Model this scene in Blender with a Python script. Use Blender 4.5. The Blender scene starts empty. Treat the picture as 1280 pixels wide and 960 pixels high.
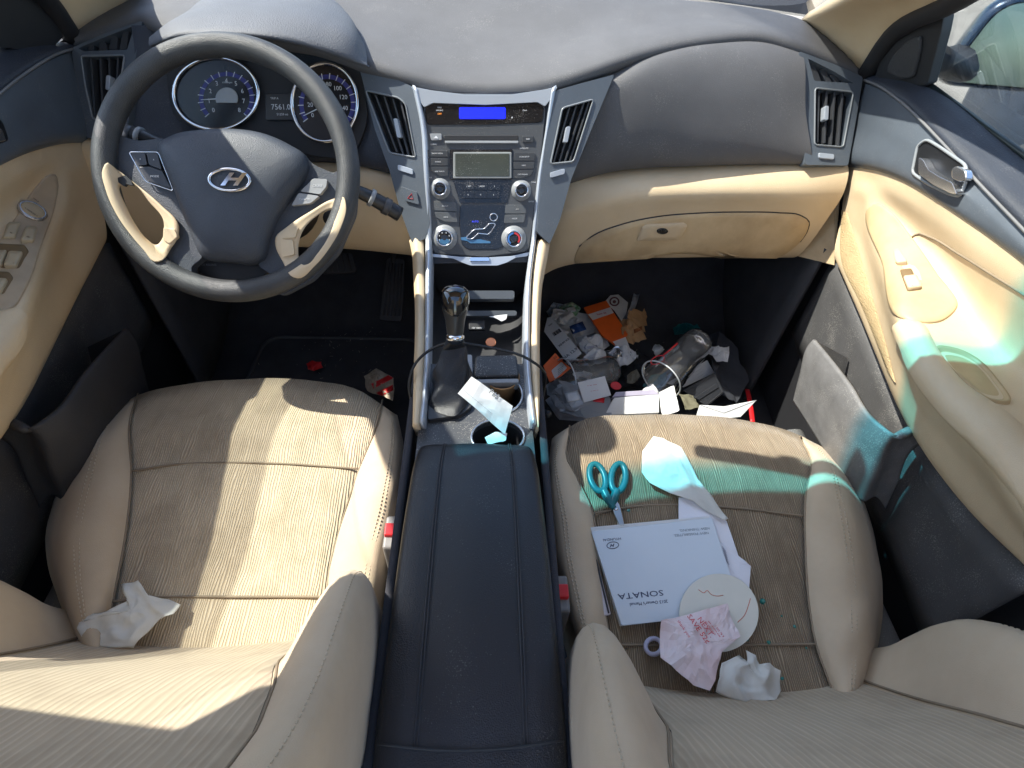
import bpy, bmesh, math, random
import numpy as np
from mathutils import Matrix, Vector, noise
random.seed(7)
S = bpy.context.scene
COL = S.collection
rad = math.radians
def V(*a): return np.array(a, float)

# ------------------------------------------------------------------ camera
F = 700.0
PI_, YA, RO = rad(48), rad(4.3), rad(3.9)
CAM = V(0.006, 0, 1.05)
AX = V(math.sin(YA)*math.cos(PI_), math.cos(YA)*math.cos(PI_), -math.sin(PI_))
R0 = V(math.cos(YA), -math.sin(YA), 0)
U0 = np.cross(R0, AX)
cd = bpy.data.cameras.new('camera'); cam = bpy.data.objects.new('camera', cd); COL.objects.link(cam)
cd.sensor_width = 36; cd.lens = 36*F/1280; cd.clip_start = 0.02; cd.clip_end = 2000
CR = R0*math.cos(RO)+U0*math.sin(RO); CU = -R0*math.sin(RO)+U0*math.cos(RO)
m = Matrix.Identity(4)
for i in range(3):
    m[i][0] = CR[i]; m[i][1] = CU[i]; m[i][2] = -AX[i]; m[i][3] = CAM[i]
cam.matrix_world = m
S.camera = cam
# ------------------------------------------------------------------ light
SUN = V(0.70, -0.25, -1.0)
w = bpy.data.worlds.new('World'); S.world = w; w.use_nodes = True
nt = w.node_tree; bg = nt.nodes['Background']
sky = nt.nodes.new('ShaderNodeTexSky'); sky.sky_type = 'NISHITA'; sky.sun_disc = False
sd = -SUN/np.linalg.norm(SUN)
sky.sun_elevation = math.asin(sd[2]); sky.sun_rotation = math.atan2(sd[0], sd[1])
nt.links.new(sky.outputs[0], bg.inputs[0]); bg.inputs[1].default_value = 0.15
sl = bpy.data.lights.new('sun', 'SUN'); so = bpy.data.objects.new('sun', sl); COL.objects.link(so)
sl.energy = 3.4; sl.angle = rad(0.6); sl.color = (1, .95, .86)
so.rotation_euler = Vector(SUN).to_track_quat('-Z', 'Y').to_euler(); so.location = (-2, 1, 4)
S.view_settings.view_transform = 'Standard'; S.view_settings.look = 'None'
S.view_settings.exposure = 1.62; S.view_settings.gamma = 1
S.cycles.max_bounces = 10; S.cycles.transparent_max_bounces = 16
S.cycles.use_denoising = True

# ------------------------------------------------------------------ pixel calibration: a pixel plus ONE world coordinate gives a point
def ray(px, py):
    dx, dy = px-640, py-480
    x = dx*math.cos(RO)+dy*math.sin(RO); yy = -dx*math.sin(RO)+dy*math.cos(RO)
    return AX+(R0*x-U0*yy)/F
def at(px, py, x=None, y=None, z=None, pl=None):
    r = ray(px, py)
    if x is not None: t = (x-CAM[0])/r[0]
    elif y is not None: t = (y-CAM[1])/r[1]
    elif z is not None: t = (z-CAM[2])/r[2]
    else: t = ((pl[0]-CAM)@pl[1])/(r@pl[1])
    return CAM+t*r
def X_(v, *pts): return [at(p[0], p[1], x=(p[2] if len(p) > 2 else v)) for p in pts]
def Y_(v, *pts): return [at(p[0], p[1], y=(p[2] if len(p) > 2 else v)) for p in pts]
def Z_(v, *pts): return [at(p[0], p[1], z=(p[2] if len(p) > 2 else v)) for p in pts]
class Pl:
    """A flat face of the car: origin, normal, axes; px() lands a pixel on it, h above it."""
    def __init__(s, o, n):
        s.o = np.array(o, float); n = np.array(n, float); n /= np.linalg.norm(n)
        if n@(CAM-s.o) < 0: n = -n
        s.n = n; x = CR-(CR@n)*n; s.X = x/np.linalg.norm(x); s.Y = np.cross(n, s.X)
    def px(s, px, py, h=0.0): return at(px, py, pl=(s.o+s.n*h, s.n))
    def loc(s, c, a, b, h=0.0): return c+s.X*a+s.Y*b+s.n*h
def pl3(a, b, c): return Pl(a, np.cross(b-a, c-a))

# ------------------------------------------------------------------ materials
MATS = {}
def nd(t, kind, **kw):
    n = t.nodes.new(kind)
    for k, v in kw.items():
        if k in n.inputs.keys(): n.inputs[k].default_value = v
        else: setattr(n, k, v)
    return n
def ramp(t, src, stops):
    r = t.nodes.new('ShaderNodeValToRGB'); e = r.color_ramp.elements
    while len(e) < len(stops): e.new(0.5)
    for q, (p, c) in zip(e, stops):
        q.position = p; q.color = (*c, 1) if not isinstance(c, (int, float)) else (c, c, c, 1)
    t.links.new(src, r.inputs[0]); return r.outputs[0]
def mixc(t, fac, a, b, mode='MIX'):
    n = t.nodes.new('ShaderNodeMix'); n.data_type = 'RGBA'; n.blend_type = mode
    for s_, v in ((0, fac), (6, a), (7, b)):
        if hasattr(v, 'is_linked') or isinstance(v, bpy.types.NodeSocket): t.links.new(v, n.inputs[s_])
        elif s_ == 0: n.inputs[0].default_value = v
        else: n.inputs[s_].default_value = (*v, 1)
    return n.outputs[2]
def M(name, col, rough=.6, metal=0., spec=.5, var=.12, vs=14., col2=None, bump=None, dust=0., dcol=(.55, .52, .47), coat=0., emit=0., sheen=0.):
    """bump = (kind, scale, strength); dust = amount of pale specks; col2 = colour of broad worn or stained patches."""
    if name in MATS: return MATS[name]
    mt = bpy.data.materials.new(name); mt.use_nodes = True; t = mt.node_tree; b = t.nodes['Principled BSDF']; MATS[name] = mt
    tc = t.nodes.new('ShaderNodeTexCoord'); ob = tc.outputs['Object']
    n1 = nd(t, 'ShaderNodeTexNoise', Scale=vs, Detail=5.0, Roughness=.6); t.links.new(ob, n1.inputs['Vector'])
    c2 = col2 if col2 else tuple(c*(1-2*var) for c in col)
    f = ramp(t, n1.outputs['Fac'], [(.35, 0), (.72, 1)])
    c = mixc(t, f, col, c2)
    if dust:
        n2 = nd(t, 'ShaderNodeTexNoise', Scale=620., Detail=2.0); t.links.new(ob, n2.inputs['Vector'])
        n3 = nd(t, 'ShaderNodeTexNoise', Scale=18., Detail=3.0); t.links.new(ob, n3.inputs['Vector'])
        mm = nd(t, 'ShaderNodeMath', operation='MULTIPLY_ADD'); t.links.new(n3.outputs['Fac'], mm.inputs[0]); mm.inputs[1].default_value = .5
        t.links.new(n2.outputs['Fac'], mm.inputs[2])
        df = ramp(t, mm.outputs[0], [(.93-.16*dust, 0), (1.0-.1*dust, min(1, dust))])
        c = mixc(t, df, c, dcol)
    t.links.new(c, b.inputs['Base Color'])
    r = nd(t, 'ShaderNodeMapRange'); t.links.new(n1.outputs['Fac'], r.inputs[0]); r.inputs[3].default_value = rough-.06; r.inputs[4].default_value = min(1, rough+.08)
    t.links.new(r.outputs[0], b.inputs['Roughness'])
    b.inputs['Metallic'].default_value = metal; b.inputs['Specular IOR Level'].default_value = spec
    b.inputs['Coat Weight'].default_value = coat
    if sheen: b.inputs['Sheen Weight'].default_value = sheen
    if emit:
        b.inputs['Emission Color'].default_value = (*col, 1); b.inputs['Emission Strength'].default_value = emit
    if bump:
        k, sc, st = bump
        if k == 'grain':
            q = nd(t, 'ShaderNodeTexVoronoi', Scale=sc); o = q.outputs['Distance']
        else:
            q = nd(t, 'ShaderNodeTexNoise', Scale=sc, Detail=4.0); o = q.outputs['Fac']
        t.links.new(ob, q.inputs['Vector'])
        bp = nd(t, 'ShaderNodeBump', Strength=st, Distance=.001); t.links.new(o, bp.inputs['Height']); t.links.new(bp.outputs[0], b.inputs['Normal'])
    return mt
def cord(name, c1, c2, freq, stain):
    """Ribbed seat cloth: the ribs run along the cushion (uv v), a little wavy; brown sweat stains lie over them."""
    if name in MATS: return MATS[name]
    mt = bpy.data.materials.new(name); mt.use_nodes = True; t = mt.node_tree; b = t.nodes['Principled BSDF']; MATS[name] = mt
    tc = t.nodes.new('ShaderNodeTexCoord'); uv = tc.outputs['UV']
    mp = nd(t, 'ShaderNodeMapping'); mp.inputs['Scale'].default_value = (1, .22, 1); t.links.new(uv, mp.inputs[0])
    n0 = nd(t, 'ShaderNodeTexNoise', Scale=38., Detail=3.0); t.links.new(mp.outputs[0], n0.inputs['Vector'])
    sp = nd(t, 'ShaderNodeSeparateXYZ'); t.links.new(uv, sp.inputs[0])
    a = nd(t, 'ShaderNodeMath', operation='MULTIPLY_ADD'); t.links.new(n0.outputs['Fac'], a.inputs[0]); a.inputs[1].default_value = .014; t.links.new(sp.outputs[0], a.inputs[2])
    k = nd(t, 'ShaderNodeMath', operation='MULTIPLY'); t.links.new(a.outputs[0], k.inputs[0]); k.inputs[1].default_value = freq*6.283
    s_ = nd(t, 'ShaderNodeMath', operation='SINE'); t.links.new(k.outputs[0], s_.inputs[0])
    f = ramp(t, s_.outputs[0], [(.0, 0), (.45, .25), (1., 1)])
    n1 = nd(t, 'ShaderNodeTexNoise', Scale=95., Detail=6.0); t.links.new(mp.outputs[0], n1.inputs['Vector'])
    f2 = nd(t, 'ShaderNodeMath', operation='MULTIPLY'); t.links.new(f, f2.inputs[0]); t.links.new(ramp(t, n1.outputs['Fac'], [(.3, .3), (.62, 1.)]), f2.inputs[1])
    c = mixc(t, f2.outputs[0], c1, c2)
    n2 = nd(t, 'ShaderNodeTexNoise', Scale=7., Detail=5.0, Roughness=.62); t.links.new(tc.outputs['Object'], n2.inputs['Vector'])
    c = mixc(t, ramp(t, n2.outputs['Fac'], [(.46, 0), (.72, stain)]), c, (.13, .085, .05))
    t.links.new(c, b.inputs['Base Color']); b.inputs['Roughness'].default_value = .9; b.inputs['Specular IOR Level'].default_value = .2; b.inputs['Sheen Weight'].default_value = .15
    bp = nd(t, 'ShaderNodeBump', Strength=.55 if freq > 200 else .22, Distance=.0012); t.links.new(s_.outputs[0], bp.inputs['Height']); t.links.new(bp.outputs[0], b.inputs['Normal'])
    return mt
def glass(name, tint, gloss=.1, rough=.02, milk=0.):
    if name in MATS: return MATS[name]
    mt = bpy.data.materials.new(name); mt.use_nodes = True; t = mt.node_tree; MATS[name] = mt
    t.nodes.remove(t.nodes['Principled BSDF']); out = t.nodes['Material Output']
    tr = nd(t, 'ShaderNodeBsdfTransparent'); gl = nd(t, 'ShaderNodeBsdfGlossy', Roughness=rough); mx = t.nodes.new('ShaderNodeMixShader')
    if isinstance(tint, tuple): tr.inputs[0].default_value = (*tint, 1)
    else: t.links.new(tint(t), tr.inputs[0])
    fr = nd(t, 'ShaderNodeFresnel', IOR=1.45); mm = nd(t, 'ShaderNodeMath', operation='MULTIPLY'); t.links.new(fr.outputs[0], mm.inputs[0]); mm.inputs[1].default_value = gloss*10
    if milk:
        df = nd(t, 'ShaderNodeBsdfTranslucent'); df.inputs[0].default_value = (.9, .9, .92, 1); d2 = nd(t, 'ShaderNodeBsdfDiffuse'); d2.inputs[0].default_value = (.85, .86, .88, 1)
        ad = t.nodes.new('ShaderNodeMixShader'); ad.inputs[0].default_value = .5; t.links.new(df.outputs[0], ad.inputs[1]); t.links.new(d2.outputs[0], ad.inputs[2])
        mk = t.nodes.new('ShaderNodeMixShader'); mk.inputs[0].default_value = milk; t.links.new(tr.outputs[0], mk.inputs[1]); t.links.new(ad.outputs[0], mk.inputs[2]); tr = mk
    t.links.new(mm.outputs[0], mx.inputs[0]); t.links.new(tr.outputs[0], mx.inputs[1]); t.links.new(gl.outputs[0], mx.inputs[2]); t.links.new(mx.outputs[0], out.inputs[0])
    return mt
dash_m = M('dash_vinyl', (.105, .103, .108), .72, var=.06, bump=('grain', 1000, .40), dust=.16)
dark_m = M('charcoal_plastic', (.034, .040, .056), .5, bump=('grain', 600, .3), dust=.12)  # bluish tint stands in for sky light
panel_m = M('graphite_trim', (.095, .112, .135), .42, var=.08, bump=('noise', 500, .1), dust=.12)  # blue cast of the sky put into the base colour
stack_m = M('stack_grey', (.075, .078, .083), .38, var=.08, dust=.25, dcol=(.4, .39, .36))
gloss_m = M('dusty_piano_black', (.012, .012, .014), .16, dust=.42, dcol=(.30, .28, .25))
black_m = M('matt_black', (.018, .018, .021), .6)
vent_m = M('vent_black', (.006, .006, .007), .6)
slat_m = M('vent_slat', (.05, .052, .058), .4)
beige_m = M('beige_vinyl', (.65, .51, .335), .55, var=.05, vs=9, col2=(.58, .44, .275), bump=('grain', 800, .25))
dirty_m = M('beige_vinyl_scuffed', (.60, .45, .265), .6, vs=13, col2=(.42, .295, .165), bump=('grain', 800, .25))
vinyl_m = M('seat_side_cloth', (.56, .45, .32), .8, spec=.25, vs=6, col2=(.44, .34, .235), bump=('noise', 900, .35), sheen=.1)
silver_m = M('satin_silver', (.50, .54, .60), .3, metal=.4, var=.03)
bright_m = M('door_chrome', (.86, .86, .88), .14, metal=.95, var=.02)
chrome_m = M('chrome', (.8, .8, .82), .08, metal=1., var=.02)
carpet_m = M('black_carpet', (.060, .060, .068), .95, spec=.1, bump=('noise', 700, .9), dust=.04)
rubber_m = M('black_rubber', (.06, .06, .066), .7, bump=('noise', 300, .3), dust=.05)
leather_m = M('black_leatherette', (.010, .0115, .016), .40, spec=.55, vs=5, dust=.10, bump=('grain', 700, .35))
rim_m = M('wheel_leather', (.055, .057, .06), .42, vs=20, var=.2, bump=('grain', 900, .5))
hub_m = M('wheel_plastic', (.050, .058, .074), .48, bump=('grain', 700, .45))  # sky light tinted into the plastic as blue
white_m = M('white_paper', (.84, .84, .84), .75, var=.04, vs=30)
tissue_m = M('tissue_paper', (.80, .79, .74), .9, var=.04, vs=40, bump=('noise', 160, .35))
def thin(mt, col):
    t = mt.node_tree; b = t.nodes['Principled BSDF']; out = t.nodes['Material Output']
    tl = nd(t, 'ShaderNodeBsdfTranslucent'); tl.inputs[0].default_value = (*col, 1); mx = t.nodes.new('ShaderNodeMixShader'); mx.inputs[0].default_value = .35
    t.links.new(b.outputs[0], mx.inputs[1]); t.links.new(tl.outputs[0], mx.inputs[2]); t.links.new(mx.outputs[0], out.inputs[0])
thin(tissue_m, (.85, .84, .80)); thin(white_m, (.8, .8, .8))
print_k = M('black_print', (.02, .02, .025), .6)
print_w = M('white_print', (.75, .75, .76), .6)
print_r = M('red_print', (.55, .04, .05), .7)
orange_m = M('orange_card', (.85, .14, .02), .5)
red_m = M('red_plastic', (.60, .015, .02), .35)
teal_m = M('teal_plastic', (.005, .13, .15), .35)
steel_m = M('scissor_steel', (.5, .52, .55), .3, metal=.9)
stitch_m = M('beige_thread', (.58, .49, .36), .8)
seam_m = M('seam_shadow_thread', (.27, .21, .145), .9)
kraft_m = M('brown_paper', (.45, .26, .12), .8, vs=25, col2=(.34, .19, .085))
clear_m = glass('clear_plastic', (.93, .95, .96), .30, .04, .20)
bag_m = glass('polythene', (.85, .87, .9), .16, .18, .42)
winglass_m = glass('side_glass', (.93, .96, .95), .05, .01)
led_m = M('blue_display', (.004, .008, .75), .3, var=0, emit=1.3)
lcd_m = M('grey_lcd', (.060, .066, .050), .2, dust=.4, dcol=(.3, .3, .26))
blue_paint = M('dark_blue_paint', (.008, .03, .07), .25, metal=.4, coat=.8)

# ------------------------------------------------------------------ mesh helpers
def wloc(o):
    p = V(0, 0, 0)
    while o: p = p+np.array(o.location); o = o.parent
    return p
def tag(o, label=None, cat=None, group=None, kind=None):
    if label: o['label'] = label
    if cat: o['category'] = cat
    if group: o['group'] = group
    if kind: o['kind'] = kind
    return o
def thing(name, label, cat, loc, group=None):
    o = bpy.data.objects.new(name, None); COL.objects.link(o); o.location = tuple(loc); o.empty_display_size = .02
    return tag(o, label, cat, group)
def build(name, verts, faces, mat, parent=None, smooth=True, solid=0., bevel=0., sub=0, uv=None, off=-1., seg=2, mats=None, fm=None):
    verts = np.array([np.array(v, float) for v in verts])
    if parent: o0 = wloc(parent)
    else: o0 = V(*verts.mean(0)[:2], verts[:, 2].min())
    me = bpy.data.meshes.new(name); me.from_pydata((verts-o0).tolist(), [], [tuple(map(int, f)) for f in faces]); me.validate()
    me.materials.append(mat)
    for q in mats or []: me.materials.append(q)
    if uv is not None:
        ul = me.uv_layers.new(name='uv'); vi = np.zeros(len(me.loops), int); me.loops.foreach_get('vertex_index', vi)
        ul.data.foreach_set('uv', np.array(uv, float)[vi].ravel())
    if fm is not None and len(fm) == len(me.polygons):
        me.polygons.foreach_set('material_index', fm)
    bm = bmesh.new(); bm.from_mesh(me); bmesh.ops.recalc_face_normals(bm, faces=bm.faces); bm.to_mesh(me); bm.free()
    if smooth: me.polygons.foreach_set('use_smooth', [True]*len(me.polygons))
    o = bpy.data.objects.new(name, me); COL.objects.link(o)
    if parent: o.parent = parent
    else: o.location = tuple(o0)
    if solid:
        q = o.modifiers.new('s', 'SOLIDIFY'); q.thickness = solid; q.offset = off
    if bevel:
        q = o.modifiers.new('b', 'BEVEL'); q.width = bevel; q.segments = seg; q.limit_method = 'ANGLE'; q.angle_limit = rad(35); q.harden_normals = False
    if sub:
        q = o.modifiers.new('u', 'SUBSURF'); q.levels = q.render_levels = sub
    return o
def cr(pts, n, closed=False):
    """n points evenly along a smooth curve through pts."""
    p = np.array(pts, float)
    if closed: p = np.vstack([p, p[:1]])
    if len(p) == 2: return p[0]+(p[1]-p[0])*np.linspace(0, 1, n)[:, None]
    d = np.linalg.norm(np.diff(p, axis=0), axis=1)+1e-9; t = np.concatenate([[0], np.cumsum(d)])
    sl_ = np.diff(p, axis=0)/d[:, None]
    mm = np.zeros_like(p); wgt = (d[:-1]/(d[:-1]+d[1:]))[:, None]
    mm[1:-1] = sl_[:-1]*(1-wgt)+sl_[1:]*wgt
    if closed:
        w0 = d[-1]/(d[-1]+d[0]); mm[0] = mm[-1] = sl_[-1]*(1-w0)+sl_[0]*w0
    else: mm[0] = sl_[0]; mm[-1] = sl_[-1]
    q = np.linspace(0, t[-1], n+1)[:-1] if closed else np.linspace(0, t[-1], n)
    i = np.clip(np.searchsorted(t, q, side='right')-1, 0, len(d)-1); h = d[i][:, None]; s = ((q-t[i])/d[i])[:, None]
    return (2*s**3-3*s**2+1)*p[i]+(s**3-2*s**2+s)*h*mm[i]+(-2*s**3+3*s**2)*p[i+1]+(s**3-s**2)*h*mm[i+1]
def gridfaces(nr, nc, closed=False):
    f = []
    for i in range(nr-1):
        for j in range(nc if closed else nc-1):
            k = (j+1) % nc; f.append((i*nc+j, i*nc+k, (i+1)*nc+k, (i+1)*nc+j))
    return f
def loftgrid(rows, nu, nv, closed=False):
    a = np.array([cr(r, nu, closed) for r in rows])
    return np.stack([cr(a[:, j], nv) for j in range(nu)], 1) if len(rows) > 2 or nv != len(rows) else a
def loft(name, rows, mat, parent=None, nu=40, nv=None, closed=False, **kw):
    nv = nv or (len(rows)-1)*6+1
    g = loftgrid(rows, nu, nv, closed)
    uv = [(j/(nu-1), i/(nv-1)) for i in range(nv) for j in range(nu)]
    return build(name, g.reshape(-1, 3), gridfaces(nv, nu, closed), mat, parent, uv=uv, **kw)
def tubegeo(path, r, n=8, closed=False, flat=1.0, up=None):
    p = np.array(path, float); m_ = len(p); r = np.broadcast_to(np.array(r, float), (m_,))
    v = []; prev = None
    for i in range(m_):
        a = p[(i-1) % m_] if (closed or i) else p[0]; b = p[(i+1) % m_] if (closed or i < m_-1) else p[-1]
        t = b-a; t = t/(np.linalg.norm(t)+1e-12)
        if prev is None:
            u = np.array(up, float) if up is not None else (V(0, 0, 1) if abs(t[2]) < .9 else V(1, 0, 0))
        else: u = prev
        u = u-(u@t)*t; u /= np.linalg.norm(u)+1e-12; prev = u; s = np.cross(t, u)
        for k in range(n):
            an = 2*math.pi*k/n; v.append(p[i]+r[i]*(math.cos(an)*s+flat*math.sin(an)*u))
    f = []
    for i in range(m_ if closed else m_-1):
        j = (i+1) % m_
        for k in range(n): f.append((i*n+k, i*n+(k+1) % n, j*n+(k+1) % n, j*n+k))
    if not closed: f += [tuple(range(n)), tuple((m_-1)*n+k for k in range(n))]
    return v, f
def tube(name, path, r, mat, parent=None, n=8, closed=False, flat=1., up=None, smooth_n=0, **kw):
    if smooth_n:
        rr = r
        if not np.isscalar(r): rr = np.interp(np.linspace(0, 1, smooth_n), np.linspace(0, 1, len(r)), r)
        path = cr(path, smooth_n, closed); r = rr
    v, f = tubegeo(path, r, n, closed, flat, up); return build(name, v, f, mat, parent, **kw)
class Bag:
    """Collects several pieces of one part into one mesh."""
    def __init__(s): s.v = []; s.f = []
    def add(s, vf):
        k = len(s.v); s.v += [np.array(q, float) for q in vf[0]]; s.f += [tuple(i+k for i in q) for q in vf[1]]; return s
    def build(s, name, mat, parent=None, **kw): return build(name, s.v, s.f, mat, parent, **kw)
def prismgeo(top, n, h):
    top = [np.array(q, float) for q in top]; k = len(top)
    v = top+[q-n*h for q in top]
    return v, [tuple(range(k)), tuple(range(2*k-1, k-1, -1))]+[(i, (i+1) % k, k+(i+1) % k, k+i) for i in range(k)]
def plate(name, pts, pl, h0, h1, mat, parent=None, bevel=.0012, rnd=0, smooth=False, **kw):
    """Solid plate whose top face shows the pixel outline pts on plane pl at height h1, down to h0."""
    if rnd: pts = roundpoly(pts, rnd)
    v, f = prismgeo([pl.px(*p, h1) for p in pts], pl.n, h1-h0)
    return build(name, v, f, mat, parent, smooth=smooth, bevel=bevel, **kw)
def plates(name, polys, pl, h0, h1, mat, parent=None, bevel=.0008, **kw):
    b = Bag()
    for p in polys: b.add(prismgeo([pl.px(*q, h1) for q in p], pl.n, h1-h0))
    return b.build(name, mat, parent, smooth=False, bevel=bevel, **kw)
def roundpoly(pts, r, n=4):
    out = []; k = len(pts)
    for i in range(k):
        a, b, c = np.array(pts[i-1], float), np.array(pts[i], float), np.array(pts[(i+1) % k], float)
        d1, d2 = a-b, c-b; l1, l2 = np.linalg.norm(d1), np.linalg.norm(d2); q = min(r, l1*.45, l2*.45)
        p1, p2 = b+d1/l1*q, b+d2/l2*q
        for s in np.linspace(0, 1, n): out.append(tuple((1-s)**2*p1+2*s*(1-s)*b+s*s*p2))
    return out
def rect(x0, y0, x1, y1, r=0):
    p = [(x0, y0), (x1, y0), (x1, y1), (x0, y1)]
    return roundpoly(p, r) if r else p
def holed(name, outer, holes, pl, h0, h1, mat, parent=None, bevel=0., smooth=False, **kw):
    """Plate with real holes: outer and holes are pixel outlines on pl."""
    bm = bmesh.new(); ed = []
    for L in [outer]+holes:
        vs = [bm.verts.new(pl.px(*p, h1)) for p in L]
        ed += [bm.edges.new((vs[i], vs[(i+1) % len(vs)])) for i in range(len(vs))]
    bmesh.ops.triangle_fill(bm, edges=ed, use_beauty=True, normal=Vector(pl.n))
    bm.verts.index_update()
    v = [np.array(q.co) for q in bm.verts]; f = [[q.index for q in a.verts] for a in bm.faces]
    loops = []; k = 0
    for L in [outer]+holes: loops.append(list(range(k, k+len(L)))); k += len(L)
    bm.free(); n = len(v)
    v += [q-pl.n*(h1-h0) for q in v]; f += [[i+n for i in reversed(q)] for q in f]
    for L in loops: f += [(L[i], L[(i+1) % len(L)], n+L[(i+1) % len(L)], n+L[i]) for i in range(len(L))]
    return build(name, v, f, mat, parent, smooth=smooth, bevel=bevel, **kw)
def lathe(name, c, ax, prof, mat, parent=None, n=32, xd=None, **kw):
    ax = np.array(ax, float)/np.linalg.norm(ax); u = np.cross(ax, V(0, 0, 1) if abs(ax[2]) < .9 else V(1, 0, 0)); u /= np.linalg.norm(u); s = np.cross(ax, u)
    v = []
    for r, h in prof:
        for k in range(n):
            an = 2*math.pi*k/n; v.append(c+ax*h+max(r, 1e-5)*(math.cos(an)*u+math.sin(an)*s))
    f = gridfaces(len(prof), n, True)
    if kw.pop('caps', True): f += [tuple(range(n)), tuple((len(prof)-1)*n+k for k in range(n))]
    return build(name, v, f, mat, parent, **kw)
def ell(cx, cy, rx, ry, n=40, rot=0):
    return [(cx+rx*math.cos(a)*math.cos(rot)-ry*math.sin(a)*math.sin(rot), cy+rx*math.cos(a)*math.sin(rot)+ry*math.sin(a)*math.cos(rot)) for a in np.linspace(0, 2*math.pi, n, endpoint=False)]
def pillow(name, outl, pl, prof, mat, parent=None, n=64, h0=None, **kw):
    """Cushioned shape: the closed pixel outline shrinks in rings (fraction, height)."""
    o = cr([pl.px(*p) for p in outl], n, True); c = o.mean(0); rows = [c+(o-c)*s+pl.n*h for s, h in prof]
    v = np.array(rows).reshape(-1, 3); f = gridfaces(len(rows), n, True)+[tuple((len(rows)-1)*n+k for k in range(n))]
    return build(name, v, f, mat, parent, **kw)
def textgeo(s, pl, px, py, size, h=.0006, rot=0., shear=0., depth=.0003, sx=1., flip=False):
    """Lettering as real geometry: cap height size metres, centred on the pixel, turned rot on the plane."""
    cu = bpy.data.curves.new('t', 'FONT'); cu.body = s; cu.size = size/.7; cu.align_x = 'CENTER'; cu.align_y = 'CENTER'; cu.resolution_u = 2; cu.shear = shear; cu.extrude = depth/2; cu.offset = size*.05 if s == 'H' else 0
    ob = bpy.data.objects.new('t', cu); me = bpy.data.meshes.new_from_object(ob)
    c = pl.px(px, py, h); cs, sn = math.cos(rot), math.sin(rot); v = []
    for q in me.vertices:
        x, y = q.co.x*sx, q.co.y
        v.append(c+pl.X*(x*cs-y*sn)+pl.Y*(x*sn+y*cs)+pl.n*q.co.z)
    f = [tuple(p.vertices) for p in me.polygons]
    bpy.data.objects.remove(ob); bpy.data.curves.remove(cu); bpy.data.meshes.remove(me)
    return v, f
def letters(items, pl, mat, parent, name='lettering', h=.0006):
    b = Bag()
    for it in items: b.add(textgeo(it[0], pl, it[1], it[2], it[3], h, *it[4:]))
    return b.build(name, mat, parent, smooth=False)
def crumple(name, corners, mat, parent=None, n=14, amp=.012, freq=30, seed=0, flat=False, solid=.0006, dome=0., bm_=None, ragged=.0, uvs=False, ctr=None, soft=False):
    """A creased sheet over four or more world corner points; ridged noise gives the folds."""
    c = [np.array(q, float) for q in corners]
    if len(c) == 4:
        g = np.array([[(c[0]*(1-u)+c[1]*u)*(1-v)+(c[3]*(1-u)+c[2]*u)*v for u in np.linspace(0, 1, n)] for v in np.linspace(0, 1, n)]).reshape(-1, 3)
        f = gridfaces(n, n); w_ = np.array([[min(u, 1-u, v, 1-v)*2 for u in np.linspace(0, 1, n)] for v in np.linspace(0, 1, n)]).ravel()
        nr = np.cross(c[1]-c[0], c[3]-c[0])
        uv = [(u, v) for v in np.linspace(0, 1, n) for u in np.linspace(0, 1, n)]
    else:
        k = max(24, 4*len(c)); o = cr(c, k, True) if not flat else np.array([c[int(i*len(c)/k)]*(1-(i*len(c)/k) % 1)+c[(int(i*len(c)/k)+1) % len(c)]*((i*len(c)/k) % 1) for i in range(k)])
        m0 = o.mean(0) if ctr is None else np.array(ctr, float); nr_ = max(4, n//2)
        g = np.array([m0+(o-m0)*s for s in np.linspace(1, .04, nr_)]).reshape(-1, 3); f = gridfaces(nr_, k, True)+[tuple((nr_-1)*k+j for j in range(k))]
        w_ = np.repeat(1-np.linspace(1, .04, nr_), k); nr = np.cross(c[1]-c[0], c[2]-c[0]); uv = [(0, 0)]*len(g)
    nr = nr/np.linalg.norm(nr); nr = nr if nr[2] > 0 else -nr
    out = []
    for q, ww in zip(g, w_):
        p = Vector(q*freq)+Vector((seed*7.3, seed*3.1, seed))
        a = 1-2*abs(noise.noise(p)); b = 1-2*abs(noise.noise(p*2.1+Vector((5, 5, 5))))
        d = amp*(.62*a+.30*b+(.05*(1-2*abs(noise.noise(p*4.7))) if soft else .08*b))+dome*ww
        sh = V(*noise.noise_vector(p*.8))*ragged
        out.append(q+nr*(d)+sh)
    return build(name, out, f, mat, parent, smooth=soft, solid=solid, uv=uv)
from mathutils.bvhtree import BVHTree
def bvh_of(o):
    w_ = wloc(o); return BVHTree.FromPolygons([tuple(np.array(v.co)+w_) for v in o.data.vertices], [tuple(p.vertices) for p in o.data.polygons])
def hit(bv, px, py, last=[None]):
    r = ray(px, py); p, n, i, d = bv.ray_cast(Vector(CAM), Vector(r).normalized())
    if p is None: return last[0]
    n = np.array(n); n = n if n@r < 0 else -n
    last[0] = (np.array(p), n); return last[0]
def drape(name, outl, bv, prof, mat, parent, n=64, smooth_outline=True, **kw):
    """A thin moulding that follows a curved panel: pixel outline, rings (scale, height above the panel)."""
    o = np.array(cr([V(*p) for p in outl], n, True)) if smooth_outline else np.array(outl, float); n = len(o); c = o.mean(0); v = []
    for s, h in prof:
        for p in c+(o-c)*s:
            q, nn = hit(bv, *p); v.append(q+nn*h)
    return build(name, v, gridfaces(len(prof), n, True)+[tuple((len(prof)-1)*n+k for k in range(n))], mat, parent, **kw)
def drape_line(name, pts, bv, r, mat, parent, h=0., n=40, closed=False):
    return tube(name, [(lambda q: q[0]+q[1]*h)(hit(bv, *p)) for p in cr([V(*p) for p in pts], n, closed)], r, mat, parent, n=6, closed=closed)
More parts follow.
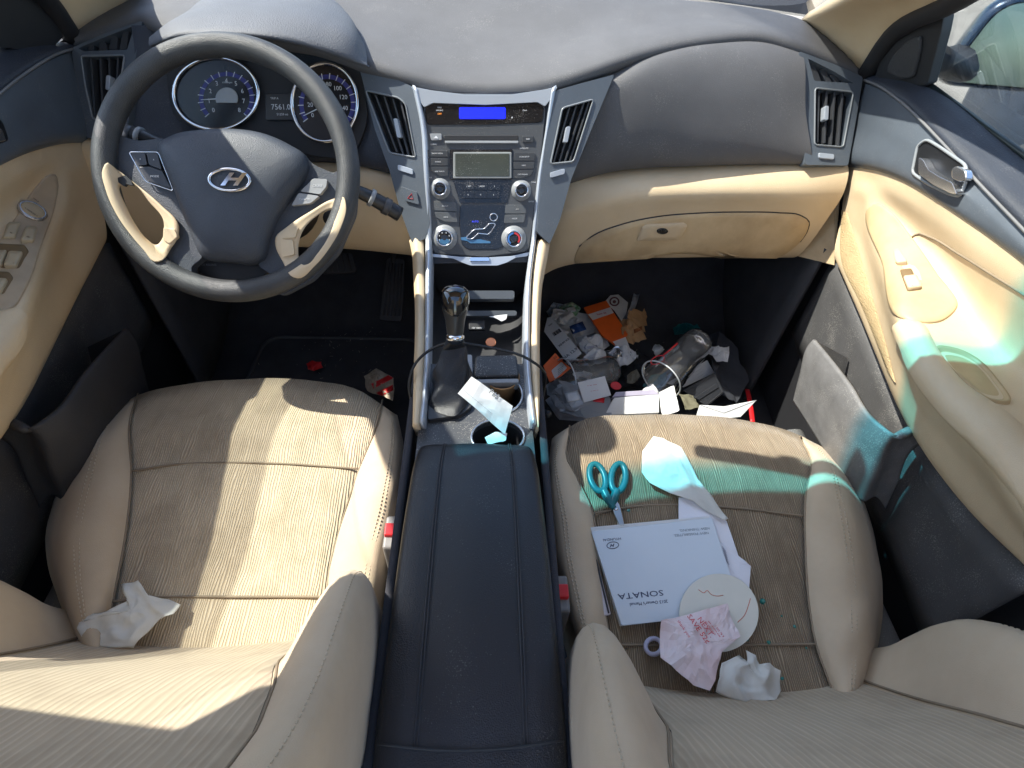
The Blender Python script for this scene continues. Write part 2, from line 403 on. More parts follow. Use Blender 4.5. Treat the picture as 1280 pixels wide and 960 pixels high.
def drape_strip(name, A_, B_, bv, prof, mat, parent, n=40, **kw):
    a, b = cr([V(*p) for p in A_], n), cr([V(*p) for p in B_], n); v = []
    for f, h in prof:
        for p, q in zip(a, b):
            w_, nn = hit(bv, *(p*(1-f)+q*f)); v.append(w_+nn*h)
    return build(name, v, gridfaces(len(prof), n), mat, parent, **kw)

# ================================================================== STRUCTURE: ground, floor
build('pavement', [V(-60, -60, -.42), V(60, -60, -.42), V(60, 60, -.42), V(-60, 60, -.42)], [(0, 1, 2, 3)], M('pale_asphalt', (.33, .30, .26), .9, vs=3, bump=('noise', 60, .5)), smooth=False)['kind'] = 'structure'
fl = [[V(x, -.9, .0) for x in (-.72, 0, .72)], [V(x, .9, .0) for x in (-.72, 0, .72)], [V(x, 1.12, .02) for x in (-.72, 0, .72)], [V(x, 1.42, .30) for x in (-.72, 0, .72)], [V(x, 1.48, .66) for x in (-.72, 0, .72)]]
o = loft('floor', fl, carpet_m, nu=12, nv=40, solid=.01); o['kind'] = 'structure'

# ================================================================== BODY SHELL (out of view above, it casts the shade)
body = thing('car_shell', 'beige trimmed car body with slanted windscreen pillars around the front cabin', 'car body', (0, .6, 0))
def mirror(rows): return [[q*V(-1, 1, 1) for q in r] for r in rows]
pil_in = [at(1000, 26, y=1.25), at(1060, 0, x=.58), V(.53, .80, .965), V(.47, .52, 1.10)]
pil_out = [at(1079, 92, x=.70), at(1108, 48, x=.688), at(1190, 0, x=.66), V(.60, .62, 1.03), V(.565, .40, 1.10)]
pil_mid = [at(1035, 60, x=.66), at(1085, 20, x=.65), V(.60, .82, .91), V(.545, .52, 1.075)]
for rows in ([pil_in, pil_mid, pil_out],):
    loft('pillar', rows, beige_m, body, nu=24, nv=14, solid=.02, off=1)
    loft('pillar', mirror(rows), beige_m, body, nu=24, nv=14, solid=.02, off=1)
    tr = [q+V(.006, 0, 0) for q in pil_out]
    for sg in (1, -1):
        tube('roof_rail', [V(sg*.535, .60, 1.075), V(sg*.565, .35, 1.09), V(sg*.57, 0, 1.095), V(sg*.57, -.4, 1.095)], .026, beige_m, body, n=12, smooth_n=20)
    for sg in (1, -1):
        tube('door_seal', [q*V(sg, 1, 1) for q in cr(tr, 30)], .016, black_m, body, n=10)
roof = [[V(x, .655-.22*x*x, 1.088-.03*abs(x)) for x in np.linspace(-.56, .56, 7)], [V(x, .38, 1.125-.06*abs(x)) for x in np.linspace(-.57, .57, 7)], [V(x, .07, 1.145-.06*abs(x)) for x in np.linspace(-.57, .57, 7)]]
loft('roof', roof, beige_m, body, nu=20, nv=14, solid=.03, off=1)
ws = [[V(x, 1.42-.35*x*x, .735) for x in np.linspace(-.66, .66, 7)], [V(x, .99-.22*x*x, .93) for x in np.linspace(-.60, .60, 7)], [V(x, .60-.22*x*x, 1.089) for x in np.linspace(-.54, .54, 7)]]
def tintn(t):
    tc = t.nodes.new('ShaderNodeTexCoord'); sp = nd(t, 'ShaderNodeSeparateXYZ'); t.links.new(tc.outputs['UV'], sp.inputs[0])
    return ramp(t, sp.outputs[1], [(.866, (.94, .97, .95)), (.90, (.11, .67, .88)), (1., (.09, .62, .84))])
loft('windscreen', ws, glass('banded_windscreen', tintn, .05), body, nu=24, nv=24)
for sg in (-1, 1):
    build('side_panel', [V(sg*.722, -.9, -.05), V(sg*.722, 1.5, -.05), V(sg*.722, 1.5, .66), V(sg*.718, 1.2, .70), V(sg*.718, 1.06, .70), V(sg*.722, 1.0, .665), V(sg*.722, -.9, .66)], [(0, 1, 2, 3, 4, 5, 6)], black_m, body, smooth=False, solid=.006)
loft('cowl', [[q+V(0, .0, .004) for q in ws[0]], [q+V(0, .10, .03) for q in ws[0]]], black_m, body, nu=30, nv=4)
VZ = thing('sun_visor', 'beige sun visor folded down above the steering wheel', 'sun visor', (-.40, .60, 1.06))
vp = Pl(V(-.44, .752, .985), V(0, .42, .91))
q = [vp.loc(vp.o, a, b) for a, b in roundpoly([(-.17, -.06), (.175, -.06), (.175, .055), (-.17, .055)], .05, 6)]
vv, ff = prismgeo(q, vp.n, .018); build('visor_board', vv, ff, beige_m, VZ, bevel=.006)
tube('pivot_rod', [V(-.60, .60, 1.075), V(-.575, .66, 1.05), V(-.55, .72, 1.01)], .006, black_m, VZ)
RM = thing('rear_view_mirror', 'black rear view mirror on its stalk under the windscreen', 'mirror', (0, .66, 1.0))
mp_ = Pl(V(0.01, .66, .995), V(-.2, -1, .1))
q = [mp_.loc(mp_.o, a, b) for a, b in roundpoly([(-.13, -.035), (.13, -.035), (.12, .035), (-.12, .035)], .03, 6)]
vv, ff = prismgeo(q, mp_.n, .03); build('mirror_shell', vv, ff, black_m, RM, bevel=.008)
tube('stalk', [V(0.01, .69, 1.0), V(0, .70, 1.045)], .009, black_m, RM)

# ================================================================== DASHBOARD
dash = thing('dashboard', 'grey topped beige dashboard spanning the car below the windscreen', 'dashboard', (0, 1.0, .4))
lip = [at(a, b, y=c) for a, b, c in [(87, 50, 1.085), (130, 40, 1.085), (172, 27, 1.09), (200, 38, 1.05), (300, 47, 1.03), (400, 60, 1.02), (458, 82, 1.01), (500, 97, 1.0), (540, 108, .998), (580, 114, .997), (630, 115, .997), (680, 109, 1.0), (720, 98, 1.01), (770, 80, 1.03), (830, 62, 1.06), (900, 50, 1.09), (950, 48, 1.11), (1000, 62, 1.115), (1050, 82, 1.11), (1078, 95, 1.10)]]
far = [at(a, b, y=c) for a, b, c in [(83, 36, 1.11), (130, 14, 1.19), (165, 0, 1.25), (230, -22, 1.33), (320, -24, 1.36), (420, -22, 1.36), (500, -18, 1.36), (600, -13, 1.36), (690, -7, 1.36), (780, 0, 1.36), (860, 6, 1.345), (915, 11, 1.32), (960, 17, 1.29), (1000, 26, 1.25), (1040, 52, 1.18), (1080, 88, 1.11)]]
n_ = 60
L0, L1 = cr(lip, n_), cr(far, n_)
k_ = np.clip(np.linalg.norm(L1-L0, axis=1)/.3, 0, 1)[:, None]
r_under = L0+V(0, .03, -.022); r_under2 = L0+V(0, .004, -.014)
r_mid = L0*.6+L1*.4+V(0, 0, .012)*k_; r_a = L0*.9+L1*.1+V(0, 0, .009)*k_
dpo = loft('dash_pad', [r_under, r_under2, L0, r_a, r_mid, L1, L1+V(0, .03, -.03), L1+V(0, .12, -.10), L1+V(0, .13, -.55)], dash_m, dash, nu=140, nv=50)
# passenger airbag panel
top = [at(a, b, y=c) for a, b, c in [(760, 100, 1.025), (800, 79, 1.040), (850, 62, 1.066), (900, 54, 1.090), (955, 54, 1.110), (1003, 68, 1.112)]]
mid = [at(a, b, y=c) for a, b, c in [(724, 165, .988), (790, 140, .995), (880, 130, 1.012), (950, 130, 1.024), (1007, 138, 1.035)]]
bot = [at(a, b, y=c) for a, b, c in [(697, 234, .985), (760, 216, .992), (870, 208, .997), (1000, 206, .997), (1012, 206, .995)]]
bot2 = [q+V(0, .02, -.006) for q in bot]
loft('airbag_panel', [[q+V(0, .04, .0) for q in top], top, mid, bot, bot2], dash_m, dash, nu=60, nv=34)
# beige lower dash, passenger
r0 = Y_(.99, (696, 236, .985), (712, 226, .99), (760, 218, .995), (870, 210, 1.0), (1000, 207.5, .997), (1060, 207.5, .993))
r1 = Y_(.96, (690, 270, .96), (704, 262, .957), (755, 248, .955), (870, 242, .955), (1000, 243, .955), (1055, 240, .962))
r2 = Y_(.95, (684, 305, .955), (698, 296, .95), (745, 275, .95), (870, 260, .957), (1000, 262, .957), (1038, 268, .96))
r3 = Y_(.97, (678, 345, .965), (690, 338, .965), (735, 327, .97), (850, 322, .97), (985, 322, .97), (992, 322, .97))
r4 = [q+V(0, .10, .0) for q in r3]
lpo = loft('lower_panel', [[q+V(0, .02, .0) for q in r0], r0, r1, r2, r3, r4], beige_m, dash, nu=70, nv=44)
# glovebox lid
gz = .945
def gy(px, py): return np.interp(py, [255, 300, 325], [.952, .955, .962])
go = [(719, 319), (724, 308), (742, 294), (775, 281), (820, 271), (870, 266.5), (930, 265), (975, 266), (1000, 269), (1011, 277), (1009, 288), (1000, 302), (986, 314), (850, 316)]
bvl = bvh_of(lpo)
glid = drape('glovebox_lid', go, bvl, [(1, -.004), (1, .0012), (.992, .003), (.8, .0035), (.5, .004), (.2, .004)], dirty_m, dash, n=90)
drape_line('lid_gap', go[1:-2], bvl, .0015, black_m, glid, .0008, 70)
bvg = bvh_of(glid)
drape('latch', roundpoly([(796, 300), (803, 283), (808, 280), (855, 278), (859, 281), (852, 294), (846, 299)], 2), bvg, [(1, -.002), (1, .003), (.95, .005), (.5, .005)], beige_m, glid, smooth_outline=False)
drape('lock', ell(827, 287, 7, 3.6, 20), bvg, [(1, .003), (1, .0068), (.9, .0075), (.2, .0075)], gloss_m, glid)
# driver side panels
d0 = Y_(1.05, (168, 62, 1.06), (260, 62, 1.075), (380, 74, 1.075), (452, 98, 1.03)); d1 = Y_(1.04, (160, 118, 1.03), (260, 118, 1.05), (380, 125, 1.045), (470, 152, 1.0))
d2 = Y_(1., (120, 176, .99), (220, 194, .985), (330, 202, .99), (440, 206, .99), (488, 217, .975))
loft('meter_surround', [[q+V(0, .02, .03) for q in d0], d0, d1, d2, [q+V(0, .02, -.004) for q in d2]], dark_m, dash, nu=50, nv=30)
b0 = Y_(1., (104, 175, .985), (220, 195, .985), (330, 203, .99), (440, 207.5, .99), (490, 218, .975)); b1 = Y_(.95, (118, 240, .955), (220, 250, .95), (330, 255, .95), (430, 258, .95), (507, 265, .93))
b2 = Y_(.95, (160, 312, .96), (230, 308, .955), (330, 308, .955), (433, 311, .955), (515, 319, .935)); b3 = [q+V(0, .10, 0) for q in b2]
loft('knee_panel', [[q+V(0, .02, 0) for q in b0], b0, b1, b2, b3], beige_m, dash, nu=50, nv=34)
# instrument hood
h0_ = Y_(1., (186, 56, .985), (215, 46, .972), (255, 42, .965), (300, 43, .963), (345, 48, .965), (400, 61, .972), (440, 74, .98), (459, 81, .99))
h1_ = Y_(1.02, (186, 50, 1.0), (212, 34, 1.0), (255, 26, 1.0), (300, 24, 1.0), (345, 26, 1.0), (400, 37, 1.0), (440, 53, 1.0), (459, 75, 1.005))
h2_ = Y_(1.15, (192, 45, 1.07), (222, 20, 1.10), (260, 4, 1.12), (300, -3, 1.13), (345, -5, 1.13), (395, 0, 1.12), (436, 22, 1.09), (457, 62, 1.03))
h3_ = Y_(1.26, (205, 30, 1.12), (232, 4, 1.20), (265, -12, 1.24), (300, -18, 1.26), (345, -19, 1.26), (385, -15, 1.24), (420, 2, 1.17), (447, 36, 1.08))
hood = loft('meter_hood', [[q+V(0, .05, -.016) for q in h0_], h0_, h1_, h2_, h3_], M('hood_vinyl', (.095, .10, .115), .6, var=.05, bump=('grain', 520, .45), dust=.15), dash, nu=60, nv=30)
# ---- meters
mpl = Pl(at(340, 130, y=1.005), V(0, -.88, .47))
plate('meter_panel', [(205, 75), (450, 80), (462, 150), (440, 200), (390, 196), (330, 178), (270, 172), (215, 150)], mpl, -.02, -.004, black_m, dash, rnd=20)
def gauge(cx, cy, rx, ry, nums, needle, a0, a1, n_label, dial):
    g = plate('gauge', ell(cx, cy, rx, ry, 60), mpl, -.008, .001, M('gauge_black', (.006, .006, .01), .25), dash)
    tube('bezel', [mpl.px(*p, .004) for p in ell(cx, cy, rx, ry, 64)], .0032, chrome_m, g, n=10, closed=True)
    cx, cy, rx, ry = dial
    arc = [(cx+f*rx*math.cos(rad(a)), cy-f*ry*math.sin(rad(a))) for f, rr in ((.66, 0), (.56, 1)) for a in (np.linspace(a0, a1, 40) if not rr else np.linspace(a1, a0, 40))]
    plate('blue_arc', arc, mpl, .001, .0016, M('gauge_blue', (.03, .032, .20), .4, var=0), g, bevel=0)
    tk = Bag()
    for a in np.linspace(a0, a1, 2*len(nums)-1):
        c, s = math.cos(rad(a)), math.sin(rad(a)); p = lambda f, dw: (cx+f*rx*c-dw*s, cy-f*ry*s-dw*c)
        tk.add(prismgeo([mpl.px(*q, .0022) for q in (p(.56, -.4), p(.69, -.5), p(.69, .5), p(.56, .5))], mpl.n, .0006))
    tk.build('tick_marks', print_w, g, smooth=False)
    it = []
    for a, s in zip(np.linspace(a0, a1, len(nums)), nums): it.append((s, cx+.42*rx*math.cos(rad(a)) if len(s) < 2 else cx+.40*rx*math.cos(rad(a)), cy-.44*ry*math.sin(rad(a)), .0068))
    if n_label: it.append(n_label)
    letters(it, mpl, print_w, g, 'numerals', .002)
    c, s = math.cos(rad(needle)), math.sin(rad(needle))
    plate('needle', [(cx+.2*rx*c-.7*s, cy-.2*ry*s-.7*c), (cx+.62*rx*c-.4*s, cy-.62*ry*s-.4*c), (cx+.62*rx*c+.4*s, cy-.62*ry*s+.4*c), (cx+.2*rx*c+.7*s, cy-.2*ry*s+.7*c)], mpl, .003, .004, print_w, g, bevel=0)
    return g
g = gauge(270, 117, 53, 45, list('012345678'), 183, 222, -42, ('x1000rpm', 284, 103, .0028), (283, 123, 52, 50))
plate('centre_cap', [p for p in ell(283, 123, 14, 14, 30) if p[1] < 131], mpl, .001, .0045, M('gauge_cap', (.42, .44, .45), .4), g)
g = gauge(406, 128, 41, 49, ['0', '20', '40', '60', '80', '100', '120', '140', '160'], 205, 215, -45, ('MPH', 411, 116, .0028), (409, 130, 53, 56))
dsp = plate('trip_display', rect(332, 117, 367, 150, 2), mpl, -.002, .002, M('display_black', (.012, .012, .014), .3), dash)
letters([('7561.0', 351, 134, .0085)], mpl, print_w, dsp, 'numerals', .0025); letters([('TRIP A', 343, 123, .0032), ('51259 mi', 353, 143, .0036)], mpl, print_w, dsp, 'small_print', .0025)

# ---- air vents
def vent(parent, pl, out, slats, hole, tab=None, horiz=False, dial=None, mat=panel_m, upper=None):
    b = holed('vent_bezel', out, [hole]+([upper[0]] if upper else []), pl, -.018, .0, mat, parent)
    back = [tuple(np.array(hole).mean(0)+(np.array(p)-np.array(hole).mean(0))*1.12) for p in hole]
    plate('vent_box', back, pl, -.03, -.019, vent_m, b, bevel=0)
    if upper:
        u = upper[0]; uc = np.array(u).mean(0); plate('vent_box', [tuple(uc+(np.array(p)-uc)*1.15) for p in u], pl, -.03, -.019, vent_m, b, bevel=0)
        for s in upper[1]: plate('fin', s, pl, -.017, -.007, slat_m, b, bevel=.0005)
    tube('vent_rim', [pl.px(*p, .0005) for p in hole], .0016, M('vent_rim_grey', (.22, .235, .25), .3), b, n=6, closed=True)
    for (x0, y0, x1, y1) in slats:
        wv = 1.15
        plate('slat', [(x0-wv, y0), (x0+wv, y0), (x1+wv, y1), (x1-wv, y1)], pl, -.016, -.003, slat_m, b, bevel=.0006)
    if tab:
        (x0, y0, x1, y1) = tab
        plate('vent_tab', roundpoly([(x0-2.6, y0), (x0+2.6, y0), (x1+2.6, y1), (x1-2.6, y1)], 2), pl, -.006, .006, silver_m, b, bevel=.001)
    if dial:
        x0, y0, x1, y1 = dial; plate('vent_dial', roundpoly([(x0, y0-3.4), (x1, y1-3.4), (x1, y1+3.4), (x0, y0+3.4)], 2), pl, -.004, .003, silver_m, b, bevel=.001)
    return b
rv = pl3(at(1000, 66, y=1.108), at(1079, 97, y=1.092), at(1060, 207, y=.985))
vent(dash, rv, roundpoly([(999, 64), (1040, 79), (1079, 96), (1070, 150), (1060, 207), (1007, 206)], 3), [(1024, 113, 1022, 178), (1034, 114, 1031, 179), (1044, 115, 1039, 181), (1054, 116, 1048, 182)],
     roundpoly([(1019, 110), (1067, 115), (1054, 184), (1018, 181)], 4), (1034, 132, 1033, 150), dial=(1024, 194, 1043, 196),
     upper=(roundpoly([(1010, 73), (1040, 88), (1067, 104), (1018, 101)], 2), [[(1011, 78), (1019, 81), (1027, 102), (1018, 101)], [(1024, 87), (1031, 86), (1040, 103), (1032, 102)], [(1037, 94), (1044, 92), (1050, 104), (1044, 103)], [(1050, 100), (1054, 98), (1058, 104), (1054, 104)]]))
lv = pl3(at(91, 60, y=1.075), at(177, 28, y=1.085), at(108, 172, y=.985))
vent(dash, lv, roundpoly([(89, 60), (130, 42), (178, 26), (171, 62), (164, 112), (159, 170), (108, 173), (98, 120)], 3), [(113, 72, 118, 146), (125, 72, 128, 148), (136, 72, 137, 148), (147, 72, 144, 148)],
     roundpoly([(101, 70), (156, 69), (150, 108), (147, 149), (116, 149), (107, 110)], 4), (135, 94, 134, 112), dial=(117, 160, 135, 160),
     upper=(roundpoly([(98, 60), (132, 46), (168, 32), (159, 62), (103, 64)], 2), [[(112, 54), (117, 56), (117, 63), (110, 63)], [(124, 49), (131, 52), (134, 62), (124, 63)], [(139, 42), (147, 47), (146, 62), (136, 62)], [(154, 37), (161, 36), (158, 61), (149, 62)]]))

# ================================================================== CENTRE STACK
STK = Pl(V(.003, .9225, .56), V(0, -.863, .506))
stk = thing('centre_stack', 'grey radio and climate stack framed by two silver strips', 'centre stack', (0, .86, .44))
# body behind the face plates
plate('stack_body', [(524, 118), (693, 113), (680, 200), (668, 300), (664, 328), (541, 330), (536, 290), (532, 200)], STK, -.08, -.006, dark_m, stk, rnd=4)
face = plate('face_plate', [(529, 134), (540, 129), (607, 132), (672, 128), (682, 134), (679, 170), (672, 230), (665, 285), (661, 314), (607, 321), (541, 317), (538, 280), (534, 200)], STK, -.008, .002, stack_m, stk, rnd=7)
hp = plate('hood_panel', [(530, 134), (541, 129), (607, 131.5), (672, 128), (681, 134), (679, 153), (607, 156), (533, 156)], STK, .0, .0032, gloss_m, stk, rnd=5)
plate('clock_display', rect(574, 134, 632, 148.5, 2), STK, .002, .0042, led_m, hp)
letters([('PASS', 549.5, 134.5, .0022), ('AIR BAG', 549.5, 138, .0022), ('H', 640, 147, .0025), ('Clock', 656, 138, .0022)], STK, print_w, hp, 'lettering', .0036)
letters([('OFF', 549.5, 142.5, .0028)], STK, M('amber_print', (.8, .25, .03), .5, emit=.3, var=0), hp, 'amber_lettering', .0036)
cdp = plate('disc_slot', rect(555, 169, 648, 175.5, 2), STK, .001, .0028, black_m, face)
plate('slot_lip', rect(556, 176, 648, 179, 1), STK, .001, .005, M('slot_lip_grey', (.36, .37, .38), .3), face)
def button(parent, pts, mat=None, txt=None, h=.0045, size=.0023, tm=None):
    b = plate('button', pts, STK, 0, h, mat or M('button_dark', (.05, .052, .056), .4, dust=.3), parent, bevel=.0008, rnd=1.5)
    if txt:
        c = np.array(pts).mean(0); letters([(s, c[0]+dx, c[1]+dy, size) for s, dx, dy in txt], STK, tm or print_w, b, 'lettering', h+.0004)
    return b
button(face, [(537, 167), (552, 167), (552, 175), (539, 175.5)], M('eject_grey', (.30, .31, .32), .35)); plate('eject_mark', [(542, 173), (545, 169.5), (548, 173)], STK, .004, .005, print_w, face, bevel=0)
button(face, rect(653, 170, 667, 178), txt=[('DISP', 0, 0)])
for args in ([[(533, 187), (560, 188), (560, 196.5), (534, 196)], 'RADIO MEDIA'], [[(534, 197.5), (560, 198), (560, 207), (536, 207)], 'PHONE'], [[(536, 208.5), (560, 208.5), (560, 220), (551, 220), (541, 215)], 'SEEK TRACK'],
             [[(643, 191), (669, 191), (668, 201), (642, 201)], 'SCAN SETUP'], [[(642, 202.5), (668, 202.5), (667, 211), (642, 211.5)], 'INFO'], [[(642, 213), (667, 212.5), (664, 219), (652, 223), (642, 223)], 'CAT FOLDER']):
    button(face, args[0], txt=[(args[1], 0, 0)], size=.0021)
sc = plate('radio_screen', rect(562, 186, 641, 224.5, 2), STK, .0, .0035, gloss_m, face)
plate('screen_frame', rect(566.5, 190, 639.5, 223, 1.5), STK, .003, .0048, M('frame_grey', (.30, .31, .30), .35, dust=.4), sc)
plate('screen_glass', rect(569, 192, 637, 220.5, 1), STK, .004, .0054, lcd_m, sc)
kp = plate('keypad', [(566, 225), (640, 225), (634, 254), (575, 254)], STK, .0, .003, gloss_m, face, rnd=2)
for i, (x, y, s) in enumerate([(586, 233, '1 RPT'), (602, 233, '2 RDM'), (618, 233, '3'), (585, 243.5, '4'), (601, 243.5, '5'), (617, 243.5, '6')]):
    button(kp, rect(x-7.6, y-4.6, x+7.6, y+4.6, 1), gloss_m, [(s, 0, 0)], h=.005, size=.0025)
cp = plate('climate_panel', [(575, 256), (634, 256), (631, 285), (629, 309), (621, 312), (585, 312), (577, 306), (574, 280)], STK, .0, .003, gloss_m, face, rnd=3)
# seated figure of the airflow buttons
tube('figure_head', [STK.px(*p, .0045) for p in ell(617, 271.5, 4.6, 4.6, 24)], .0011, chrome_m, cp, n=6, closed=True)
fig = [(584, 298), (588, 299), (591, 298), (598, 291.5), (610, 293), (614, 289), (619, 281), (618, 279), (611, 279.5), (605.5, 286), (594, 286.5), (590, 289), (583, 296)]
tube('figure_body', [STK.px(*p, .0045) for p in roundpoly(fig, 1.5)], .0010, chrome_m, cp, n=6, closed=True)
letters([('AUTO', 594, 277, .003)], STK, M('blue_print', (.05, .06, .75), .4, emit=.5, var=0), cp, 'blue_lettering', .0036)
plate('blue_mark', [(576, 297), (583, 296), (590, 300), (600, 299), (613, 302), (613, 304), (588, 304), (584, 301), (577, 300)], STK, .002, .0038, M('blue_decal', (.07, .2, .38), .3), cp, bevel=0)
for p, s in (([(542, 251), (570, 253), (571, 264), (543, 263)], 'FRONT'), ([(543, 265), (571, 265.5), (572, 278), (556, 277), (545, 272)], 'REAR'), ([(632, 256), (655, 256), (658, 262), (657, 267), (631, 267)], 'A/C'), ([(631, 268.5), (657, 268), (655, 278), (630, 279)], 'MODE')):
    button(face, p, M('button_grey', (.10, .105, .11), .4, dust=.3), [(s, 0, 0)])
def knob(cx, cy, r, h, parent, kind):
    c = STK.px(cx, cy); k = r*.00137
    b = lathe('knob', c, STK.n, [(k*1.45, 0), (k*1.42, .003), (k*1.1, .005), (k, .006), (k*.98, h), (k*.86, h+.0012)], M('knob_grey', (.26, .27, .28), .35), parent, n=36)
    lathe('knob_ring', c, STK.n, [(k*.93, h), (k*.93, h+.0022), (k*.80, h+.0022), (k*.80, h-.001)], chrome_m, b, n=36, caps=False)
    fp = Pl(c+STK.n*(h+.0006), STK.n)
    lathe('knob_cap', c, STK.n, [(k*.82, h), (k*.82, h+.0012), (k*.3, h+.0016)], gloss_m, b, n=36)
    px, py = cx, cy
    q = fp.o
    def lp(a, rr): return fp.o+fp.X*(k*rr*math.cos(a))+fp.Y*(k*rr*math.sin(a))+fp.n*.0016
    def arcm(a0, a1, r0, r1, mat, nm):
        pts = [lp(a, r1) for a in np.linspace(a0, a1, 16)]+[lp(a, r0) for a in np.linspace(a1, a0, 16)]
        v, f = prismgeo(pts, fp.n, .0004); build(nm, v, f, mat, b, smooth=False)
    if kind == 'fan':
        arcm(rad(200), rad(340), .25, .72, M('fan_blue', (.05, .16, .3), .35), 'blue_mark')
        bb = Bag()
        for i, a in enumerate(np.linspace(200, -20, 6)):
            c_ = lp(rad(a), .6); v, f = prismgeo([c_+fp.X*dx+fp.Y*dy for dx, dy in ((-.0006, -.0011), (.0006, -.0011), (.0006, .0011), (-.0006, .0011))], fp.n, .0006); bb.add((v, f))
        bb.build('marks', print_w, b, smooth=False)
    elif kind == 'temp':
        arcm(rad(95), rad(235), .52, .72, M('cold_blue', (.05, .18, .5), .35), 'blue_mark'); arcm(rad(85), rad(-40), .52, .72, M('hot_red', (.6, .03, .04), .35), 'red_mark')
    return b
knob(550.5, 236, 9, .013, face, ''); knob(651.5, 238, 9, .013, face, ''); knob(556, 297, 11.5, .010, face, 'fan'); knob(642, 298, 11.5, .010, face, 'temp')
letters([('VOL', 538, 222, .0022), ('CD/MP3', 542, 180.5, .0021), ('SATELLITE', 655, 185.5, .0023), ('TUNE', 667, 228, .0022), ('ENTER', 664, 252, .0022)], STK, print_w, face, 'lettering', .0024)
# silver frame: top bridge, storage lid handle
plate('top_bridge', [(514, 108), (540, 113), (580, 118), (640, 118), (680, 112), (697, 108), (690, 122), (681, 133), (672, 127.5), (607, 131), (541, 128.5), (530, 134), (523, 124)], STK, -.012, .006, silver_m, stk, bevel=.003, rnd=2)
# side panels with the centre vents
lp_ = pl3(at(452, 108, y=1.01), at(526, 118, y=.985), at(520, 300, y=.865))
rp_ = pl3(at(692, 116, y=.988), at(768, 92, y=1.015), at(684, 300, y=.862))
vl = vent(stk, lp_, roundpoly([(449, 84), (480, 92), (524, 112), (531, 160), (534, 230), (537, 282), (531, 299), (515, 304), (500, 262), (487, 214), (468, 160)], 3), [(469, 118, 496, 190), (480, 120, 504, 193), (491, 123, 511, 195), (501, 127, 517, 196)],
     roundpoly([(457, 113), (498, 122), (507, 130), (520, 197), (487, 191)], 4), (494, 148, 499, 172), dial=(497, 209, 516, 215))
hz = plate('hazard_button', [(501, 233), (521, 240), (524, 256), (506, 251)], lp_, 0, .0035, panel_m, vl, rnd=2); tube('hazard_mark', [lp_.px(*p, .004) for p in [(509.5, 247.5), (514.5, 242), (516.5, 249)]], .0006, red_m, hz, n=5, closed=True)
vr = vent(stk, rp_, roundpoly([(695, 113), (730, 103), (768, 93), (742, 155), (714, 224), (700, 275), (687, 305), (671, 290), (675, 240), (683, 165)], 3), [(712, 133, 692, 203), (721, 130, 699, 203), (730, 128, 706, 203), (737, 126, 712, 203)],
     roundpoly([(703, 135), (742, 124), (717, 202), (688, 205)], 4), (711, 158, 707, 178), dial=(688, 219, 706, 214))

# ================================================================== CENTRE CONSOLE
con = thing('centre_console', 'low centre console with beige edges, cup holders and padded black armrest', 'console', (0, .5, 0))
def D(px, py, h=0.):
    y0 = STK.px(px, 300)[1]; y1 = at(px, 415, z=.405)[1]
    if py <= 300: q = STK.px(px, py)
    elif py >= 415: q = at(px, py, z=.405)
    else: q = at(px, py, y=y0+(y1-y0)*(py-300)/115)
    return q+V(0, -.35, .94)*h
def strip(name, L, Rr, mat, hL, hM, hR, parent, skirt=.05):
    n = 60; a = cr(L, n); b = cr(Rr, n)
    A_ = np.array([D(p[0], p[1], hL) for p in a]); B_ = np.array([D(p[0], p[1], hR) for p in b]); Mi = np.array([D((p[0]+q[0])/2, (p[1]+q[1])/2, hM) for p, q in zip(a, b)])
    dn = V(0, .35, -.94)*skirt
    rows = [A_+dn, A_, Mi, B_, B_+dn]
    g = np.stack([cr(np.array(rows)[1:4, j], 7) for j in range(n)], 1); g = np.concatenate([(A_+dn)[None], g, (B_+dn)[None]])
    e0 = [tuple(i*n for i in range(9))]; e1 = [tuple(i*n+n-1 for i in range(9))]
    return build(name, g.reshape(-1, 3), gridfaces(9, n)+e0+e1, mat, parent)
Ls_o = [(516, 110), (526, 160), (530, 230), (532, 300), (532, 360), (532, 410), (531, 450), (528, 500), (525, 530)]
Ls_i = [(524, 118), (533, 160), (537, 230), (540, 300), (539, 360), (538, 410), (537, 450), (534, 500), (531, 531)]
Lb_o = [(511, 298), (514, 312), (516, 340), (518, 380), (518, 420), (517, 450), (516, 490), (515, 531)]
Lb_i = [(529, 298), (529, 312), (529.5, 340), (530, 380), (530.5, 420), (529.5, 450), (527, 500), (524, 532)]
Rs_o = [(695, 110), (687, 160), (677, 230), (670, 300), (664, 350), (662, 400), (662, 450), (666, 500), (670, 531)]
Rs_i = [(687, 120), (682, 160), (671, 230), (664, 300), (657, 350), (655, 400), (655, 450), (659, 500), (663, 531)]
Rb_o = [(688, 302), (684, 325), (679, 350), (676, 390), (675, 430), (675, 470), (675, 505), (674, 535)]
Rb_i = [(672, 300), (668, 325), (666, 350), (664, 390), (663.5, 430), (665, 470), (668, 505), (671, 534)]
strip('silver_strip', Ls_o, Ls_i, silver_m, .006, .010, .004, con); strip('silver_strip', Rs_o, Rs_i, silver_m, .006, .010, .004, con)
strip('beige_edge', Lb_o, Lb_i, beige_m, -.006, .004, .0, con, .05); strip('beige_edge', Rb_i, Rb_o, beige_m, .0, .004, -.006, con, .05)
